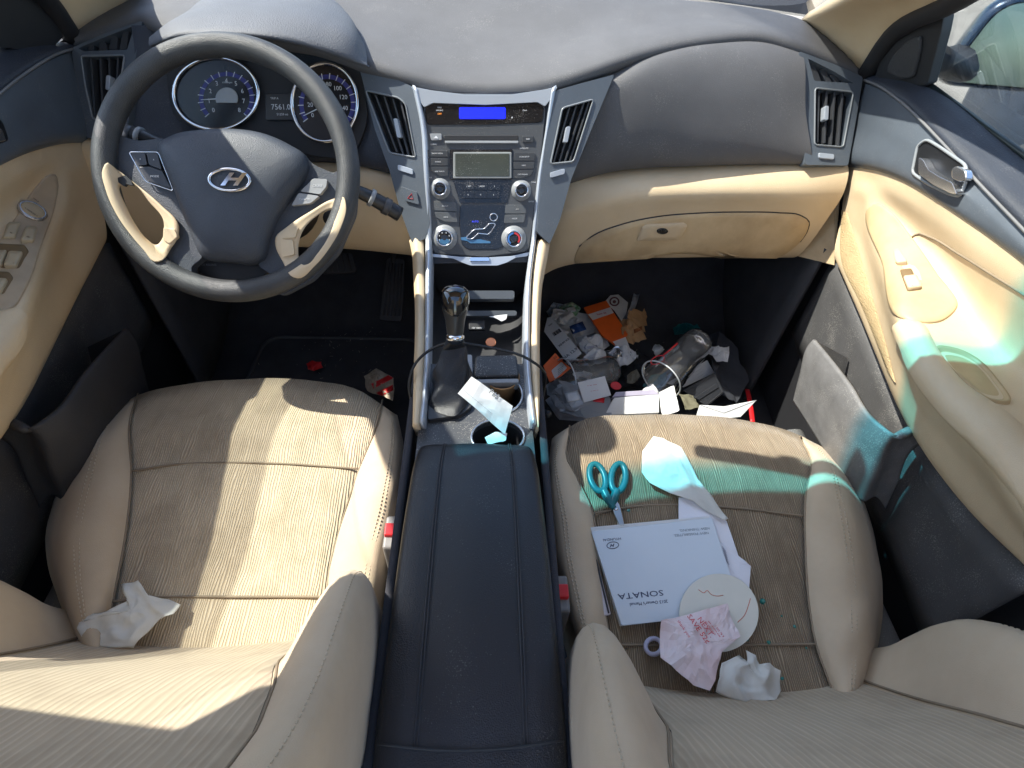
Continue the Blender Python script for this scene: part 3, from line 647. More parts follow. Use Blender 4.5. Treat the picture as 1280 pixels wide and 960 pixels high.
# console body sides and tunnel (dark)
for sg, xx in ((-1, -.108), (1, .10)):
    loft('side_wall', [[V(xx, y, .385) for y in (.02, .3, .5, .7, .88)], [V(xx+sg*.012, y, .2) for y in (.02, .3, .5, .7, .88)], [V(xx+sg*.02, y, 0) for y in (.02, .3, .5, .7, .88)]], carpet_m, con, nu=12, nv=6, solid=.01)
TRY = Pl(V(0, .6, .385), V(0, 0, 1))
hol1, hol2 = ell(624, 494, 29, 23, 36), ell(622, 546, 33, 21, 36)
tray_out = [(533, 455), (657, 455), (662, 500), (668, 560), (672, 600), (516, 600), (522, 545), (530, 500)]
dk = holed('deck', tray_out, [hol1, hol2], TRY, -.012, .0, M('deck_black', (.05, .052, .058), .45, dust=.45), con)
for hh in (hol1, hol2):
    top_ = [TRY.px(*p, -.002) for p in hh]; c = np.array(top_).mean(0); rows = [top_, [c+(q-c)*.9+V(0, 0, -.05) for q in top_], [c+(q-c)*.85+V(0, 0, -.075) for q in top_], [c+(q-c)*.02+V(0, 0, -.076) for q in top_]]
    build('cup_holder', np.array(rows).reshape(-1, 3), gridfaces(4, 36, True), black_m, con)
    tube('cup_ring', [TRY.px(*p, .0015) for p in hh], .0022, M('ring_chrome', (.45, .46, .48), .2, metal=.9), con, n=8, closed=True)
# storage bin: floor, side walls, back wall, shelf lips
bin_ = loft('storage_bin', [[V(-.10, y, .40) for y in (.63, .75, .87)], [V(-.088, y, .335) for y in (.63, .75, .89)], [V(.082, y, .335) for y in (.63, .75, .89)], [V(.095, y, .40) for y in (.63, .75, .87)]], black_m, con, nu=10, nv=19, solid=.004)
build('back_wall', [V(-.10, .895, .30), V(.10, .895, .30), V(.10, .895, .425), V(-.10, .895, .425)], [(0, 1, 2, 3)], black_m, con, solid=.01, smooth=False)
BP = Pl(V(0, .80, .345), V(0, -.6, .8))
plate('tray_lip', rect(573, 363, 643, 374, 3), Pl(at(600, 370, z=.40), V(0, -.5, .86)), -.015, .0, M('lip_slate', (.05, .057, .068), .35), con)
plate('tray_lip', rect(562, 388, 646, 395, 3), Pl(at(600, 392, z=.375), V(0, -.5, .86)), -.012, .0, M('lip_slate', (.05, .057, .068), .35), con)
sp_ = Pl(at(596, 408, z=.355), V(0, -.5, .86)); sk = plate('power_socket', rect(586, 400, 606, 412, 2), sp_, -.01, .0, black_m, con); letters([('12V 120W', 596, 410, .003)], sp_, print_w, sk)
# lower silver bridge with the lid handle
LBP = Pl(STK.px(607, 322, .0), V(0, -.8, .6))
lb = plate('lid_bridge', [(538, 317), (575, 321), (607, 322), (640, 320), (662, 315), (660, 320), (645, 322), (634, 328), (622, 332), (588, 332), (577, 328), (566, 323), (539, 321)], LBP, -.01, .003, silver_m, con, rnd=2)
plate('lid_handle', rect(587, 321.5, 612, 327, 2), LBP, .002, .0055, chrome_m, lb)
# ash tray lid beside shifter
plate('ashtray_lid', [(594, 444), (646, 443), (649, 470), (592, 472)], Pl(at(620, 458, z=.40), V(0, -.2, .98)), -.02, .0, M('ashtray_dusty', (.035, .035, .036), .35, dust=.5), con, rnd=5, bevel=.003)
plate('tray_rail', [(583, 443), (590, 443), (591, 474), (648, 473), (649, 478), (585, 479)], Pl(at(620, 458, z=.40), V(0, -.2, .98)), -.02, .003, M('rail_grey', (.30, .31, .33), .35, dust=.4), con, rnd=2)
# padded armrest
ar_y = [.470, .462, .44, .38, .30, .20, .10, .06, .045]; ar_dz = [-.03, -.006, 0, .004, .004, .002, -.004, -.012, -.05]; ar_h = [.074, .079, .083, .087, .090, .092, .094, .093, .091]
rows = []
for y, dz, hw in zip(ar_y, ar_dz, ar_h):
    cx = -.004+.002*(.46-y)/.4; rows.append([V(cx+hw*s, y, .413+dz-e) for s, e in ((-1.03, .06), (-1.02, .02), (-.97, .006), (-.8, .001), (-.55, 0), (0, -.003), (.55, 0), (.8, .001), (.97, .006), (1.02, .02), (1.03, .06))])
arm = loft('armrest', rows, leather_m, con, nu=60, nv=60)
for s in (-.56, .58):
    for ds in (-.018, .018):
        tube('stitching', [V(-.003+(s+ds)*h, y, .4150+dz) for y, dz, h in zip(ar_y[1:7], ar_dz[1:7], ar_h[1:7])], .0009, M('black_thread', (.035, .036, .042), .6), arm, n=5, smooth_n=50)
tube('hinge_seam', [V(-.002+s*.093, .098+.008*s*s, .4155-.002-abs(s)**8*.006) for s in np.linspace(-.97, .97, 20)], .0014, black_m, arm, n=5)

# ================================================================== GEAR SHIFTER
gs = thing('gear_shifter', 'black gear lever with glossy knob and creased leather boot', 'gear lever', at(556, 470, z=.39))
kb = at(569, 424, y=.607); kt = at(569, 357, y=.652); ax = kt-kb; hl = np.linalg.norm(ax); ax = ax/hl
kn = lathe('knob', kb, ax, [(.010, .004), (.0125, .010), (.0145, hl*.35), (.0185, hl*.55), (.0205, hl*.75), (.0195, hl*.90), (.013, hl*.985), (.004, hl)], M('knob_grip', (.028, .028, .028), .35), gs, n=32)
cpc = []
kp_ = Pl(kb+ax*hl*.78, ax)
fr = CAM-(kb+ax*hl*.7); fr = fr-(fr@ax)*ax; fr /= np.linalg.norm(fr); sd_ = np.cross(fr, ax)
prof = [(.45, .0168), (.5, .0180), (.58, .0196), (.68, .0212), (.78, .0216), (.88, .0208), (.95, .0170), (.99, .010), (1.006, .002)]
vv = []
for t_, r_ in prof:
    wdt = min(1., (t_-.42)*5)*1.15
    for k in np.linspace(-wdt, wdt, 15): vv.append(kb+ax*hl*t_+r_*(math.cos(k)*fr+math.sin(k)*sd_))
build('knob_cap', vv, gridfaces(len(prof), 15), M('piano_black', (.008, .008, .01), .05, coat=1.), kn, solid=.001, off=1)
lathe('collar', kb, ax, [(.0125, -.002), (.0135, .002), (.0135, .005), (.012, .007)], chrome_m, gs, n=28)
base = [at(*p, z=.392) for p in [(541, 480), (552, 472), (583, 470), (586, 500), (580, 512), (545, 516), (536, 505)]]
b0_ = cr(base, 48, True); rows = []
for t_ in np.linspace(0, 1, 14):
    c = b0_.mean(0)*(1-t_)+kb*t_; rr = (b0_-b0_.mean(0))*(1-t_)**.8
    ring = [c+q*(1) + V(math.cos(a), math.sin(a), 0)*(.012*t_+.0028*math.sin(1-t_)*math.sin(3*a+9*t_)*(1-t_)*3) for q, a in zip(rr, np.linspace(0, 2*math.pi, 48, endpoint=False)-2.3)]
    rows.append([q+V(0, 0, .0035*math.sin(t_*19+2*a)*(1-t_)) for q, a in zip(ring, np.linspace(0, 2*math.pi, 48, endpoint=False))])
build('boot', np.array(rows).reshape(-1, 3), gridfaces(14, 48, True), leather_m, gs)
plate('boot_frame', [(535, 503), (541, 476), (588, 470), (590, 508), (574, 519), (534, 525)], Pl(V(0, .6, .39), V(0, 0, 1)), -.006, .003, M('gate_black', (.03, .031, .035), .4, dust=.3), gs, rnd=4)

# ================================================================== STEERING WHEEL
WT = .74
WP = Pl(V(-.3708, .7874, .6317), V(0, -math.cos(WT), math.sin(WT)))
sw = thing('steering_wheel', 'grey four spoke steering wheel with beige grips and oval chrome emblem', 'steering wheel', WP.o)
WU = np.cross(WP.n, V(1, 0, 0)); WX = V(1, 0, 0)
rim = []
for a in np.linspace(0, 2*math.pi, 96, endpoint=False): rim.append(WP.o+.174*(math.cos(a)*WX+math.sin(a)*WU))
tube('rim', rim, .0165, rim_m, sw, n=18, closed=True, flat=1.0)
holeL = cr([(152, 231), (158, 229), (167, 231), (187, 253), (204, 275), (205, 288), (203, 298), (196, 306), (183, 298), (170, 281), (160, 262)], 50, True)
outL = cr([(126, 208), (131, 200), (142, 207), (167, 226), (204, 257), (226, 282), (226, 296), (216, 313), (204, 329), (195, 331), (181, 316), (167, 300), (143, 266), (130, 236)], 60, True)
holeR = cr([(411, 262), (418, 262), (419, 270), (417, 280), (409, 299), (396, 318), (385, 330), (378, 331), (374, 323), (373, 308), (379, 288), (396, 270)][::-1], 50, True)
outR = cr([(434, 244), (417, 247), (392, 261), (357, 284), (342, 298), (342, 309), (352, 331), (365, 351), (373, 353), (394, 337), (416, 310), (431, 282), (437, 255)], 60, True)
outL = [tuple(np.array(outL).mean(0)+(np.array(q)-np.array(outL).mean(0))*.95) for q in outL]; outR = [tuple(np.array(outR).mean(0)+(np.array(q)-np.array(outR).mean(0))*.93+V(-1, -1)) for q in outR]
def shrink(o, s): o = np.array(o); c = o.mean(0); return [tuple(c+(q-c)*s) for q in o]
spokeL = roundpoly([(116, 196), (133, 160), (152, 170), (172, 176), (206, 172), (222, 230), (240, 287), (254, 322), (238, 334), (244, 352), (214, 353), (186, 338), (146, 296), (122, 246)], 6)
spokeR = roundpoly([(380, 194), (392, 206), (418, 217), (430, 206), (446, 230), (443, 268), (422, 316), (390, 350), (352, 370), (332, 361), (345, 347), (322, 332), (338, 290), (362, 250), (378, 222)], 6)
for sp, ho, ou, hh in ((spokeL, holeL, outL, 0), (spokeR, holeR, outR, 0)):
    s_ = holed('spoke', sp, [shrink(ou, .93)], WP, -.022, -.004, hub_m, sw, bevel=.003)
    rows = []
    O, H = np.array(ou), np.array(cr(ho, 60, True))
    # align hole ring start with outline ring
    k = np.argmin(((H-O[0])**2).sum(1)); H = np.roll(H, -k, 0)
    rings = [(O, -.014), (O, .0015), (O*.93+H*.07, .004), (O*.6+H*.4, .003), (O*.2+H*.8, -.001), (H, -.006), (H, -.022)]
    vv = []
    for r_, h in rings:
        for p in r_:
            d_ = np.linalg.norm(WP.px(*p)-WP.o); rh = math.sqrt(max(0, .0165**2-(d_-.174)**2))
            vv.append(WP.px(*p, max(h, rh+.0014) if h > -.01 and d_ < .186 else h))
    build('grip_insert', vv, gridfaces(len(rings), 60, True), beige_m, sw)
padO = [(199, 182), (216, 170), (250, 163), (290, 161.5), (330, 167), (362, 181), (382, 195), (386, 208), (381, 224), (366, 246), (350, 270), (337, 300), (329, 325), (318, 330), (290, 328), (252, 320), (245, 305), (236, 284), (217, 233), (203, 199)]
pillow('airbag_pad', padO, WP, [(1, -.012), (1, .0), (.985, .006), (.95, .011), (.85, .017), (.6, .022), (.3, .024), (.05, .0245)], hub_m, sw, n=90)
EP = Pl(WP.o+WP.n*.0245+WU*.0, WP.n)
em = tube('emblem', [EP.px(*p, .001) for p in ell(287, 225, 25.5, 13.6, 48, .05)], .0023, chrome_m, sw, n=8, closed=True)
letters([('H', 287, 225, .0165, .0, .5, .003, 1.55)], EP, chrome_m, em, 'emblem_letter', .002)
bp_ = []
def btn(pts, h0, h1, mat, txt=None): 
    b = plate('button', pts, WP, h0, h1, mat, sw, rnd=2)
    if txt:
        c = np.array(pts).mean(0); letters([(txt, c[0], c[1], .003)], WP, print_w if mat is not beige_m else print_k, b, 'lettering', h1+.0004)
wb = M('wheel_button', (.035, .035, .04), .35); wg = M('wheel_button_sunlit', (.34, .345, .35), .35)  # the paler buttons carry sunlight in their colour
btn([(164, 192), (181, 191), (184, 206), (172, 207)], -.006, .004, wb, '+'); btn([(183, 191), (197, 192), (202, 212), (186, 206)], -.006, .004, wb, '^'); btn([(174, 209), (186, 208), (203, 214), (214, 236), (198, 231), (184, 225)], -.006, .004, wb, 'MODE')
tube('button_rim', [WP.px(*p, .003) for p in roundpoly([(161, 190), (198, 190), (217, 239), (182, 227)], 4)], .0009, chrome_m, sw, n=6, closed=True)
btn([(392, 223), (409, 224), (408, 233), (400, 243), (375, 239)], -.008, .004, wg, 'CRUISE'); btn([(373, 241), (399, 245), (388, 254), (364, 257)], -.008, .004, wg, 'CANCEL')
btn([(204, 284), (218, 286), (222, 296), (212, 305), (203, 300)], -.002, .0055, beige_m); btn([(350, 300), (366, 300), (368, 318), (352, 322)], -.002, .0055, beige_m); btn([(356, 288), (373, 284), (369, 297), (352, 298)], -.002, .0055, beige_m)
plate('lower_cap', [(248, 318), (326, 328), (338, 338), (322, 350), (262, 350), (246, 338)], WP, -.06, -.03, black_m, sw, rnd=6)
letters([('PUSH', 261, 325, .004), ('TO RELEASE', 261, 331, .003)], WP, M('dim_print', (.16, .17, .2), .6), sw, 'lettering', -.0294)
tube('lower_rail', [WP.px(*p, -.008) for p in [(226, 340), (250, 353), (290, 360), (330, 356), (356, 346)]], .009, hub_m, sw, smooth_n=20)
# worn patch on the grip
plate('torn_patch', roundpoly([(147, 222), (153, 220), (157, 219), (164, 226), (166, 232), (158, 230), (155, 233), (148, 228)], 1), WP, .0, .0052, black_m, sw, bevel=0)

# ---- steering column with stalks and key
colm = thing('steering_column', 'black steering column with lamp and wiper stalks and a chrome key', 'steering column', V(-.37, .86, .5))
lathe('shroud', WP.o-WP.n*.02, -WP.n, [(.05, 0), (.062, .02), (.066, .08), (.07, .2)], black_m, colm, n=28)
def stalk(a, b, c, tip):
    st = tube('stalk', [a, a*.5+b*.5, b, c], [.010, .0095, .012, .0125], M('stalk_black', (.028, .029, .033), .38), colm, n=14, smooth_n=24)
    d_ = (c-a)/np.linalg.norm(c-a)
    lathe('stalk_band', b, d_, [(.0135, 0), (.0145, .001), (.0145, .006), (.0135, .007)], M('band_grey', (.32, .33, .34), .35), st, n=20)
    lathe('stalk_band', b*.55+c*.45, d_, [(.0135, 0), (.0142, .001), (.0142, .010), (.0135, .011)], M('band_dark', (.07, .07, .075), .4), st, n=20)
    return st
stalk(at(408, 222, y=.84), at(462, 246, y=.845), at(500, 268, y=.845), 0)
stalk(at(215, 186, y=.86), at(178, 172, y=.87), at(152, 168, y=.87), 0)
lathe('key_barrel', at(413, 272, y=.86), V(.3, -.8, .4), [(.012, 0), (.013, .01), (.010, .012)], black_m, colm, n=20)
plate('key', [(412, 270), (416, 270), (418, 280), (413, 281)], Pl(at(414, 275, y=.845), V(0, -.8, .5)), -.002, .001, chrome_m, colm)

# ---- pedals
for nm, pts, yy, lab in (('brake_pedal', [(398, 316), (440, 316), (446, 340), (402, 342)], 1.12, 'wide ribbed black brake pedal hanging under the dashboard'), ('accelerator_pedal', [(484, 322), (506, 324), (502, 402), (474, 400)], 1.06, 'tall narrow black accelerator pedal beside the console')):
    pp = Pl(at(*np.array(pts).mean(0), y=yy), V(0, -.6, .8)); t_ = thing(nm, lab, 'pedal', pp.o-V(0, 0, .04))
    plate('pad', pts, pp, -.012, .0, rubber_m, t_, rnd=4)
    a, b, c, d = [np.array(p, float) for p in pts]; rb = Bag()
    for s in np.linspace(.15, .85, 5):
        p, q = a+(b-a)*s, d+(c-d)*s; rb.add(tubegeo([pp.px(*(p+(q-p)*.08), .002), pp.px(*(p+(q-p)*.92), .002)], .0022, 6))
    rb.build('ribs', rubber_m, t_)
    tube('arm', [pp.px(*np.array(pts).mean(0), -.01), pp.px(*np.array(pts).mean(0), -.01)+V(0, .14, .12)], .008, black_m, t_)

# ================================================================== DOORS
def door(sg):
    lab = ('beige passenger door with grey map pocket and chrome handle, window shut' if sg > 0 else 'beige driver door with window and mirror switches on its armrest')
    dr = thing('door_assembly', lab, 'door', V(sg*.72, .4, .2), 'front doors')
    ms = V(sg, 1, 1)
    def X(*pts): return [at(p[0], p[1], x=p[2])*ms for p in pts]
    def LP(nm, rows, mat, **kw): return loft(nm, rows, mat, dr, **kw)
    sillA = X((1083, 96, .715), (1120, 92, .73), (1165, 108, .73), (1280, 195, .73), (1400, 286, .73), (1560, 407, .73))
    crease = X((1081, 100, .70), (1100, 108, .695), (1130, 130, .69), (1180, 180, .685), (1230, 235, .68), (1280, 287, .675), (1400, 415, .67), (1540, 566, .67))
    rowC = X((1059, 208, .70), (1095, 213, .69), (1130, 226, .685), (1170, 250, .68), (1200, 270, .68), (1240, 298, .68), (1280, 328, .68), (1400, 425, .68), (1540, 540, .68))
    LP('sill_cap', [sillA, [a*.5+b*.5+V(0, 0, .006) for a, b in zip(cr(sillA, 8), cr(crease, 8))], crease, [q+V(sg*.006, 0, -.008) for q in crease]], dark_m, nu=50, nv=16)
    LP('upper_panel', [[q+V(sg*.004, 0, -.003) for q in crease], [a*.5+b*.5+V(-sg*.004, 0, 0) for a, b in zip(cr(crease, 9), cr(rowC, 9))], rowC, [q+V(sg*.006, 0, -.003) for q in rowC]], panel_m, nu=50, nv=18)
    tube('trim_line', cr([q+V(-sg*.001, 0, 0) for q in crease], 50), .0022, M('trim_line', (.2, .2, .205), .4), dr, n=6)
    # main beige panel, front to rear along each row
    c0 = [q+V(sg*.002, 0, -.001) for q in rowC]
    c1 = X((1058, 222, .698), (1090, 228, .693), (1125, 243, .688), (1165, 268, .685), (1200, 292, .683), (1240, 320, .682), (1280, 350, .682), (1400, 450, .682), (1540, 560, .682))
    c2 = X((1056, 236, .698), (1086, 243, .69), (1120, 270, .70), (1150, 298, .70), (1180, 330, .70), (1205, 372, .70), (1240, 425, .70), (1340, 520, .70), (1480, 650, .70))
    c3 = X((1054, 250, .698), (1081, 258, .69), (1090, 285, .682), (1100, 315, .670), (1112, 355, .642), (1127, 408, .606), (1145, 455, .588), (1222, 553, .58), (1290, 655, .58))
    c4 = X((1052, 268, .70), (1074, 290, .691), (1085, 325, .682), (1097, 362, .667), (1110, 405, .643), (1124, 450, .622), (1144, 500, .617), (1215, 585, .613), (1280, 672, .613))
    c5 = X((1049, 330, .70), (1066, 368, .695), (1080, 400, .69), (1096, 438, .683), (1110, 470, .677), (1128, 510, .668), (1145, 543, .66), (1215, 640, .65), (1290, 715, .64))
    c6 = [q+V(sg*.02, 0, -.004) for q in c5]
    panel = LP('door_panel', [c0, c1, c2, c3, c4, c5, c6], beige_m, nu=70, nv=60)
    # lower trim and map pocket
    low0 = X((1040, 325, .712), (1049, 334, .706), (1080, 404, .70), (1110, 474, .695), (1145, 546, .685), (1215, 644, .675), (1300, 725, .665))
    low1 = [q*V(1, 1, 0)+V(0, 0, .20) for q in low0]
    LP('lower_trim', [low0, low1], M('lower_trim_grey', (.08, .078, .08), .55, bump=('grain', 600, .3), dust=.3), nu=30, nv=6, solid=.01)
    p0 = X((1017, 424, .604), (1040, 452, .60), (1060, 478, .598), (1096, 528, .60), (1120, 544, .615), (1136, 538, .64), (1150, 556, .668)); p1 = [q-V(0, .02, .08) for q in p0]; p2 = [q-V(-sg*.01, .03, .14) for q in p0]
    pk = M('pocket_grey', (.17, .165, .165), .6, vs=30, var=.15, bump=('grain', 600, .3), dust=.35) if sg > 0 else M('pocket_shaded', (.03, .03, .034), .6, bump=('grain', 600, .3))  # driver pocket: same plastic with its shade put into the colour
    mpk = LP('map_pocket', [[q+V(sg*.009, 0, -.004) for q in p0], p0, [q+V(-sg*.002, 0, -.006) for q in p0], p1, p2], pk, nu=50, nv=30, solid=.006)
    e0, e1, e2 = p0[0], p1[0], p2[0]
    build('pocket_end', [e0, e1, e2, e2+V(sg*.08, .0, 0), e1+V(sg*.085, .0, 0), e0+V(sg*.09, .004, -.05)], [(0, 1, 4, 5), (1, 2, 3, 4)], pk, dr, smooth=False, solid=.004)
    return dr, bvh_of(panel)
dR, bR = door(1); dL, bL = door(-1)
up = [(1134, 402), (1152, 406), (1170, 436), (1200, 476), (1262, 520), (1330, 590), (1400, 660)]; dn = [(1120, 414), (1126, 432), (1141, 470), (1172, 512), (1224, 566), (1292, 655), (1340, 730)]
drape_strip('armrest', up, dn, bR, [(-.04, -.006), (0, .002), (.08, .007), (.3, .010), (.6, .011), (.85, .009), (.97, .004), (1.03, -.006)], beige_m, dR, n=50)
drape('pull_cup', [(1168, 434), (1190, 436), (1220, 450), (1245, 476), (1262, 505), (1240, 503), (1205, 478), (1185, 460)], bR, [(1, .0), (.97, .004), (.9, .002), (.8, -.0005), (.5, .001)], M('pull_cup_shaded', (.50, .36, .19), .5), dR)  # nearly flat patch, recess shade painted as a darker beige
drape_line('panel_seam', [(1140, 297), (1148, 292), (1162, 296), (1200, 318), (1240, 343), (1280, 368), (1340, 410)], bR, .0016, seam_m, dR, .0008)
up = [(18, 388), (-4, 392), (-40, 410), (-90, 470)]; dn = [(28, 402), (26, 430), (0, 470), (-50, 540)]
drape_strip('armrest', up, dn, bL, [(-.04, -.006), (0, .002), (.08, .007), (.3, .010), (.6, .011), (.85, .009), (.97, .004), (1.03, -.006)], beige_m, dL, n=40)
def dsw(parent, pl, pts, mat, h0=-.004, h1=.004, txt=None, nm='switch', rnd=2.5, bevel=.0012):
    b = plate(nm, pts, pl, h0, h1, mat, parent, rnd=rnd, bevel=bevel)
    if txt: c = np.array(pts).mean(0); letters([(txt, c[0], c[1], .004)], pl, M('dim_brown_print', (.2, .14, .08), .7), b, 'lettering', h1+.0004)
    return b
# passenger switch panel
FL = [(1, -.003), (1, .0015), (.98, .003), (.9, .0032), (.5, .0032)]
def dsd(parent, bv, pts, mat, h=.006, txt=None, nm='switch', tm=None):
    b = drape(nm, roundpoly(pts, 2.5), bv, [(1, -.002), (1, h*.75), (.93, h), (.4, h)], mat, parent, smooth_outline=False)
    if txt:
        c = np.array(pts).mean(0); q, nn = hit(bv, *c); letters([(txt, c[0], c[1], .004)], Pl(q, nn), tm or M('dim_brown_print', (.2, .14, .08), .7), b, 'lettering', h+.0006)
    return b
spn = drape('switch_panel', [(1089, 258), (1097, 254), (1108, 260), (1140, 297), (1172, 344), (1196, 384), (1180, 400), (1140, 402), (1126, 398), (1104, 330)], bR, FL, M('switch_panel_beige', (.56, .41, .23), .5), dR, n=80)
dsd(spn, bR, [(1117, 316), (1125, 314), (1135, 331), (1121, 333)], beige_m, .008)
rec = dsd(spn, bR, [(1125, 339), (1139, 337), (1151, 364), (1134, 366)], M('switch_recess', (.20, .13, .06), .7), .0042, nm='switch_recess')
dsd(rec, bR, [(1129, 350), (1145, 348), (1151, 363), (1135, 365)], beige_m, .009, '-')
# passenger inner handle
hR = pl3(at(1150, 178, x=.682), at(1212, 225, x=.68), at(1160, 225, x=.68))
cupo = roundpoly([(1140, 216), (1147, 182), (1158, 174), (1172, 182), (1207, 206), (1210, 222), (1200, 246), (1185, 242), (1160, 230)], 5)
hc = plate('handle_cup', cupo, hR, -.002, .003, M('handle_recess', (.018, .019, .022), .3), dR, bevel=.002)
tube('cup_rim', [hR.px(*p, .004) for p in cupo], .0022, M('cup_rim_grey', (.32, .34, .36), .3), hc, n=8, closed=True)
plate('handle_lever', roundpoly([(1148, 196), (1154, 200), (1160, 212), (1176, 222), (1190, 228), (1196, 243), (1188, 242), (1166, 231), (1148, 217)], 3), hR, .003, .016, bright_m, hc, bevel=.004, seg=4)
plate('lock_tab', roundpoly([(1189, 211), (1195, 207), (1207, 213), (1208, 224), (1200, 228), (1189, 223)], 3), hR, .003, .014, bright_m, hc, bevel=.004, seg=3)
# speaker grille, sail panel, window and mirror on the passenger door
drape_strip('speaker_grille', [(1053, 262), (1053, 328), (1075, 376), (1092, 416), (1110, 460)], [(1060, 266), (1074, 312), (1090, 366), (1108, 428), (1121, 478)], bR, [(0, .0015), (.1, .003), (.5, .003), (.9, .003), (1, .0015)], M('grille_beige', (.56, .41, .22), .7, bump=('grain', 420, 1.)), dR)
sa = pl3(at(1095, 98, x=.712), at(1158, 108, x=.725), at(1172, 28, x=.70))
plate('sail_panel', roundpoly([(1093, 96), (1099, 78), (1120, 52), (1150, 32), (1180, 18), (1176, 40), (1166, 78), (1158, 108), (1128, 106)], 4), sa, -.012, .006, M('sail_black', (.026, .027, .030), .45), dR, bevel=.003)
plate('tweeter_cover', roundpoly([(1106, 90), (1114, 70), (1134, 50), (1150, 44), (1148, 66), (1140, 98), (1122, 100)], 6), sa, .004, .012, M('sail_grey', (.045, .046, .05), .6, bump=('grain', 500, .6)), dR, bevel=.005)
wg_ = [at(1162, 108, x=.735), at(1184, 6, x=.705), V(.62, .35, 1.06), V(.62, -.3, 1.08), V(.735, -.3, .75), at(1400, 286, x=.735)]
build('window_pane', wg_, [(0, 1, 2, 3, 4, 5)], winglass_m, dR, smooth=False, solid=.003)
tube('window_seal', [at(1165, 109, x=.73), at(1280, 194, x=.73), at(1400, 285, x=.73), at(1560, 406, x=.73)], .005, M('seal_teal_black', (.01, .02, .022), .3), dR)
tube('window_channel', [at(1161, 110, x=.73), at(1170, 70, x=.718), at(1184, 6, x=.70)], .006, black_m, dR)
# outside mirror: shell, glass, arm
mr = thing('side_mirror', 'dark blue side mirror outside the passenger window', 'side mirror', at(1250, 70, x=1.0)-V(0, 0, .06))
mc = at(1262, 58, x=.98); mn = V(-.35, -.9, .12); mq = Pl(mc, mn)
oo = [mq.loc(mc, a, b) for a, b in roundpoly([(-.095, -.07), (.16, -.075), (.17, .06), (-.05, .078)], .045, 8)]
oo = np.array(oo); c = oo.mean(0); rows = [c+(oo-c)*s-mq.n*d for s, d in ((.93, -.002), (1, 0), (1.05, .02), (1.0, .05), (.8, .08), (.4, .098), (.05, .10))]
build('mirror_shell', np.array(rows).reshape(-1, 3), gridfaces(7, len(oo), True)+[tuple(6*len(oo)+k for k in range(len(oo)))], blue_paint, mr)
v_, f_ = prismgeo([c+(q-c)*.90+mq.n*-.001 for q in oo], mq.n, .004); build('mirror_glass', v_, f_, M('mirror_silver', (.22, .30, .33), .03, metal=1.), mr, smooth=False)
tube('mirror_arm', [at(1165, 70, x=.73), at(1200, 88, x=.84), mc+V(-.06, .03, -.03)], [.03, .026, .03], black_m, mr, n=12, smooth_n=12, flat=.7)

# driver switch panel
db = M('dial_beige', (.50, .40, .26), .5)
spn = drape('switch_panel', [(68, 218), (60, 219), (46, 232), (22, 268), (-6, 310), (-30, 350), (-34, 380), (-10, 392), (18, 384), (32, 362), (52, 306), (70, 250), (72, 228)], bL, FL, M('switch_panel_brown', (.47, .36, .24), .5), dL, n=80)
q, nn = hit(bL, 39, 266); mpn = Pl(q+nn*.003, nn)
mk = lathe('mirror_dial', mpn.o, nn, [(.0185, 0), (.0185, .003), (.016, .005), (.015, .0045)], M('dial_chrome', (.5, .5, .52), .25, metal=.8), spn, n=36)
lathe('dial_cap', mpn.o+nn*.003, nn, [(.0148, 0), (.0148, .002), (.012, .0032), (.002, .0032)], db, mk, n=32)
letters([('< MIRROR >', 39, 265, .0024), ('FOLD', 45, 250, .0024)], mpn, print_k, spn, 'lettering', .0068)
for pts, tx in (([(8, 281), (25, 281), (19, 301), (3, 301)], '='), ([(31, 286), (45, 287), (41, 306), (25, 305)], '#')): dsd(spn, bL, pts, db, .008, tx)
for rc, bs in (([(-6, 306), (30, 308), (36, 316), (24, 338), (-20, 335)], [[(-8, 318), (10, 318), (4, 336), (-14, 335)], [(12, 319), (29, 320), (22, 338), (6, 337)]]), ([(-20, 340), (12, 342), (18, 350), (6, 370), (-34, 366)], [[(-10, 352), (12, 354), (4, 370), (-18, 369)]])):
    r_ = dsd(spn, bL, rc, M('switch_recess', (.20, .13, .06), .7), .0042, nm='switch_recess')
    for q in bs: dsd(r_, bL, q, db, .009, '-')
plate('sail_panel', roundpoly([(82, 44), (68, 6), (40, -30), (-40, -30), (-60, 54), (30, 62), (66, 60)], 5), pl3(at(80, 44, x=-.708), at(10, 60, x=-.72), at(60, -10, x=-.70)), -.012, .006, M('sail_black', (.026, .027, .030), .45), dL, bevel=.003)
build('window_pane', [V(-.735, 1.0, .72), V(-.705, .92, .86), V(-.62, .35, 1.06), V(-.62, -.3, 1.08), V(-.735, -.3, .75)], [(0, 1, 2, 3, 4)], winglass_m, dL, smooth=False, solid=.003)
hL = pl3(at(0, 150, x=-.682), at(-40, 190, x=-.68), at(-10, 195, x=-.68))
hc = plate('handle_cup', roundpoly([(12, 176), (4, 152), (-10, 140), (-60, 150), (-60, 200), (-20, 190)], 5), hL, -.002, .003, M('handle_recess', (.018, .019, .022), .3), dL, bevel=.002)
plate('handle_lever', roundpoly([(8, 176), (2, 160), (-8, 166), (-40, 170), (-40, 184), (-8, 178)], 3), hL, .003, .014, bright_m, hc, bevel=.004, seg=3)
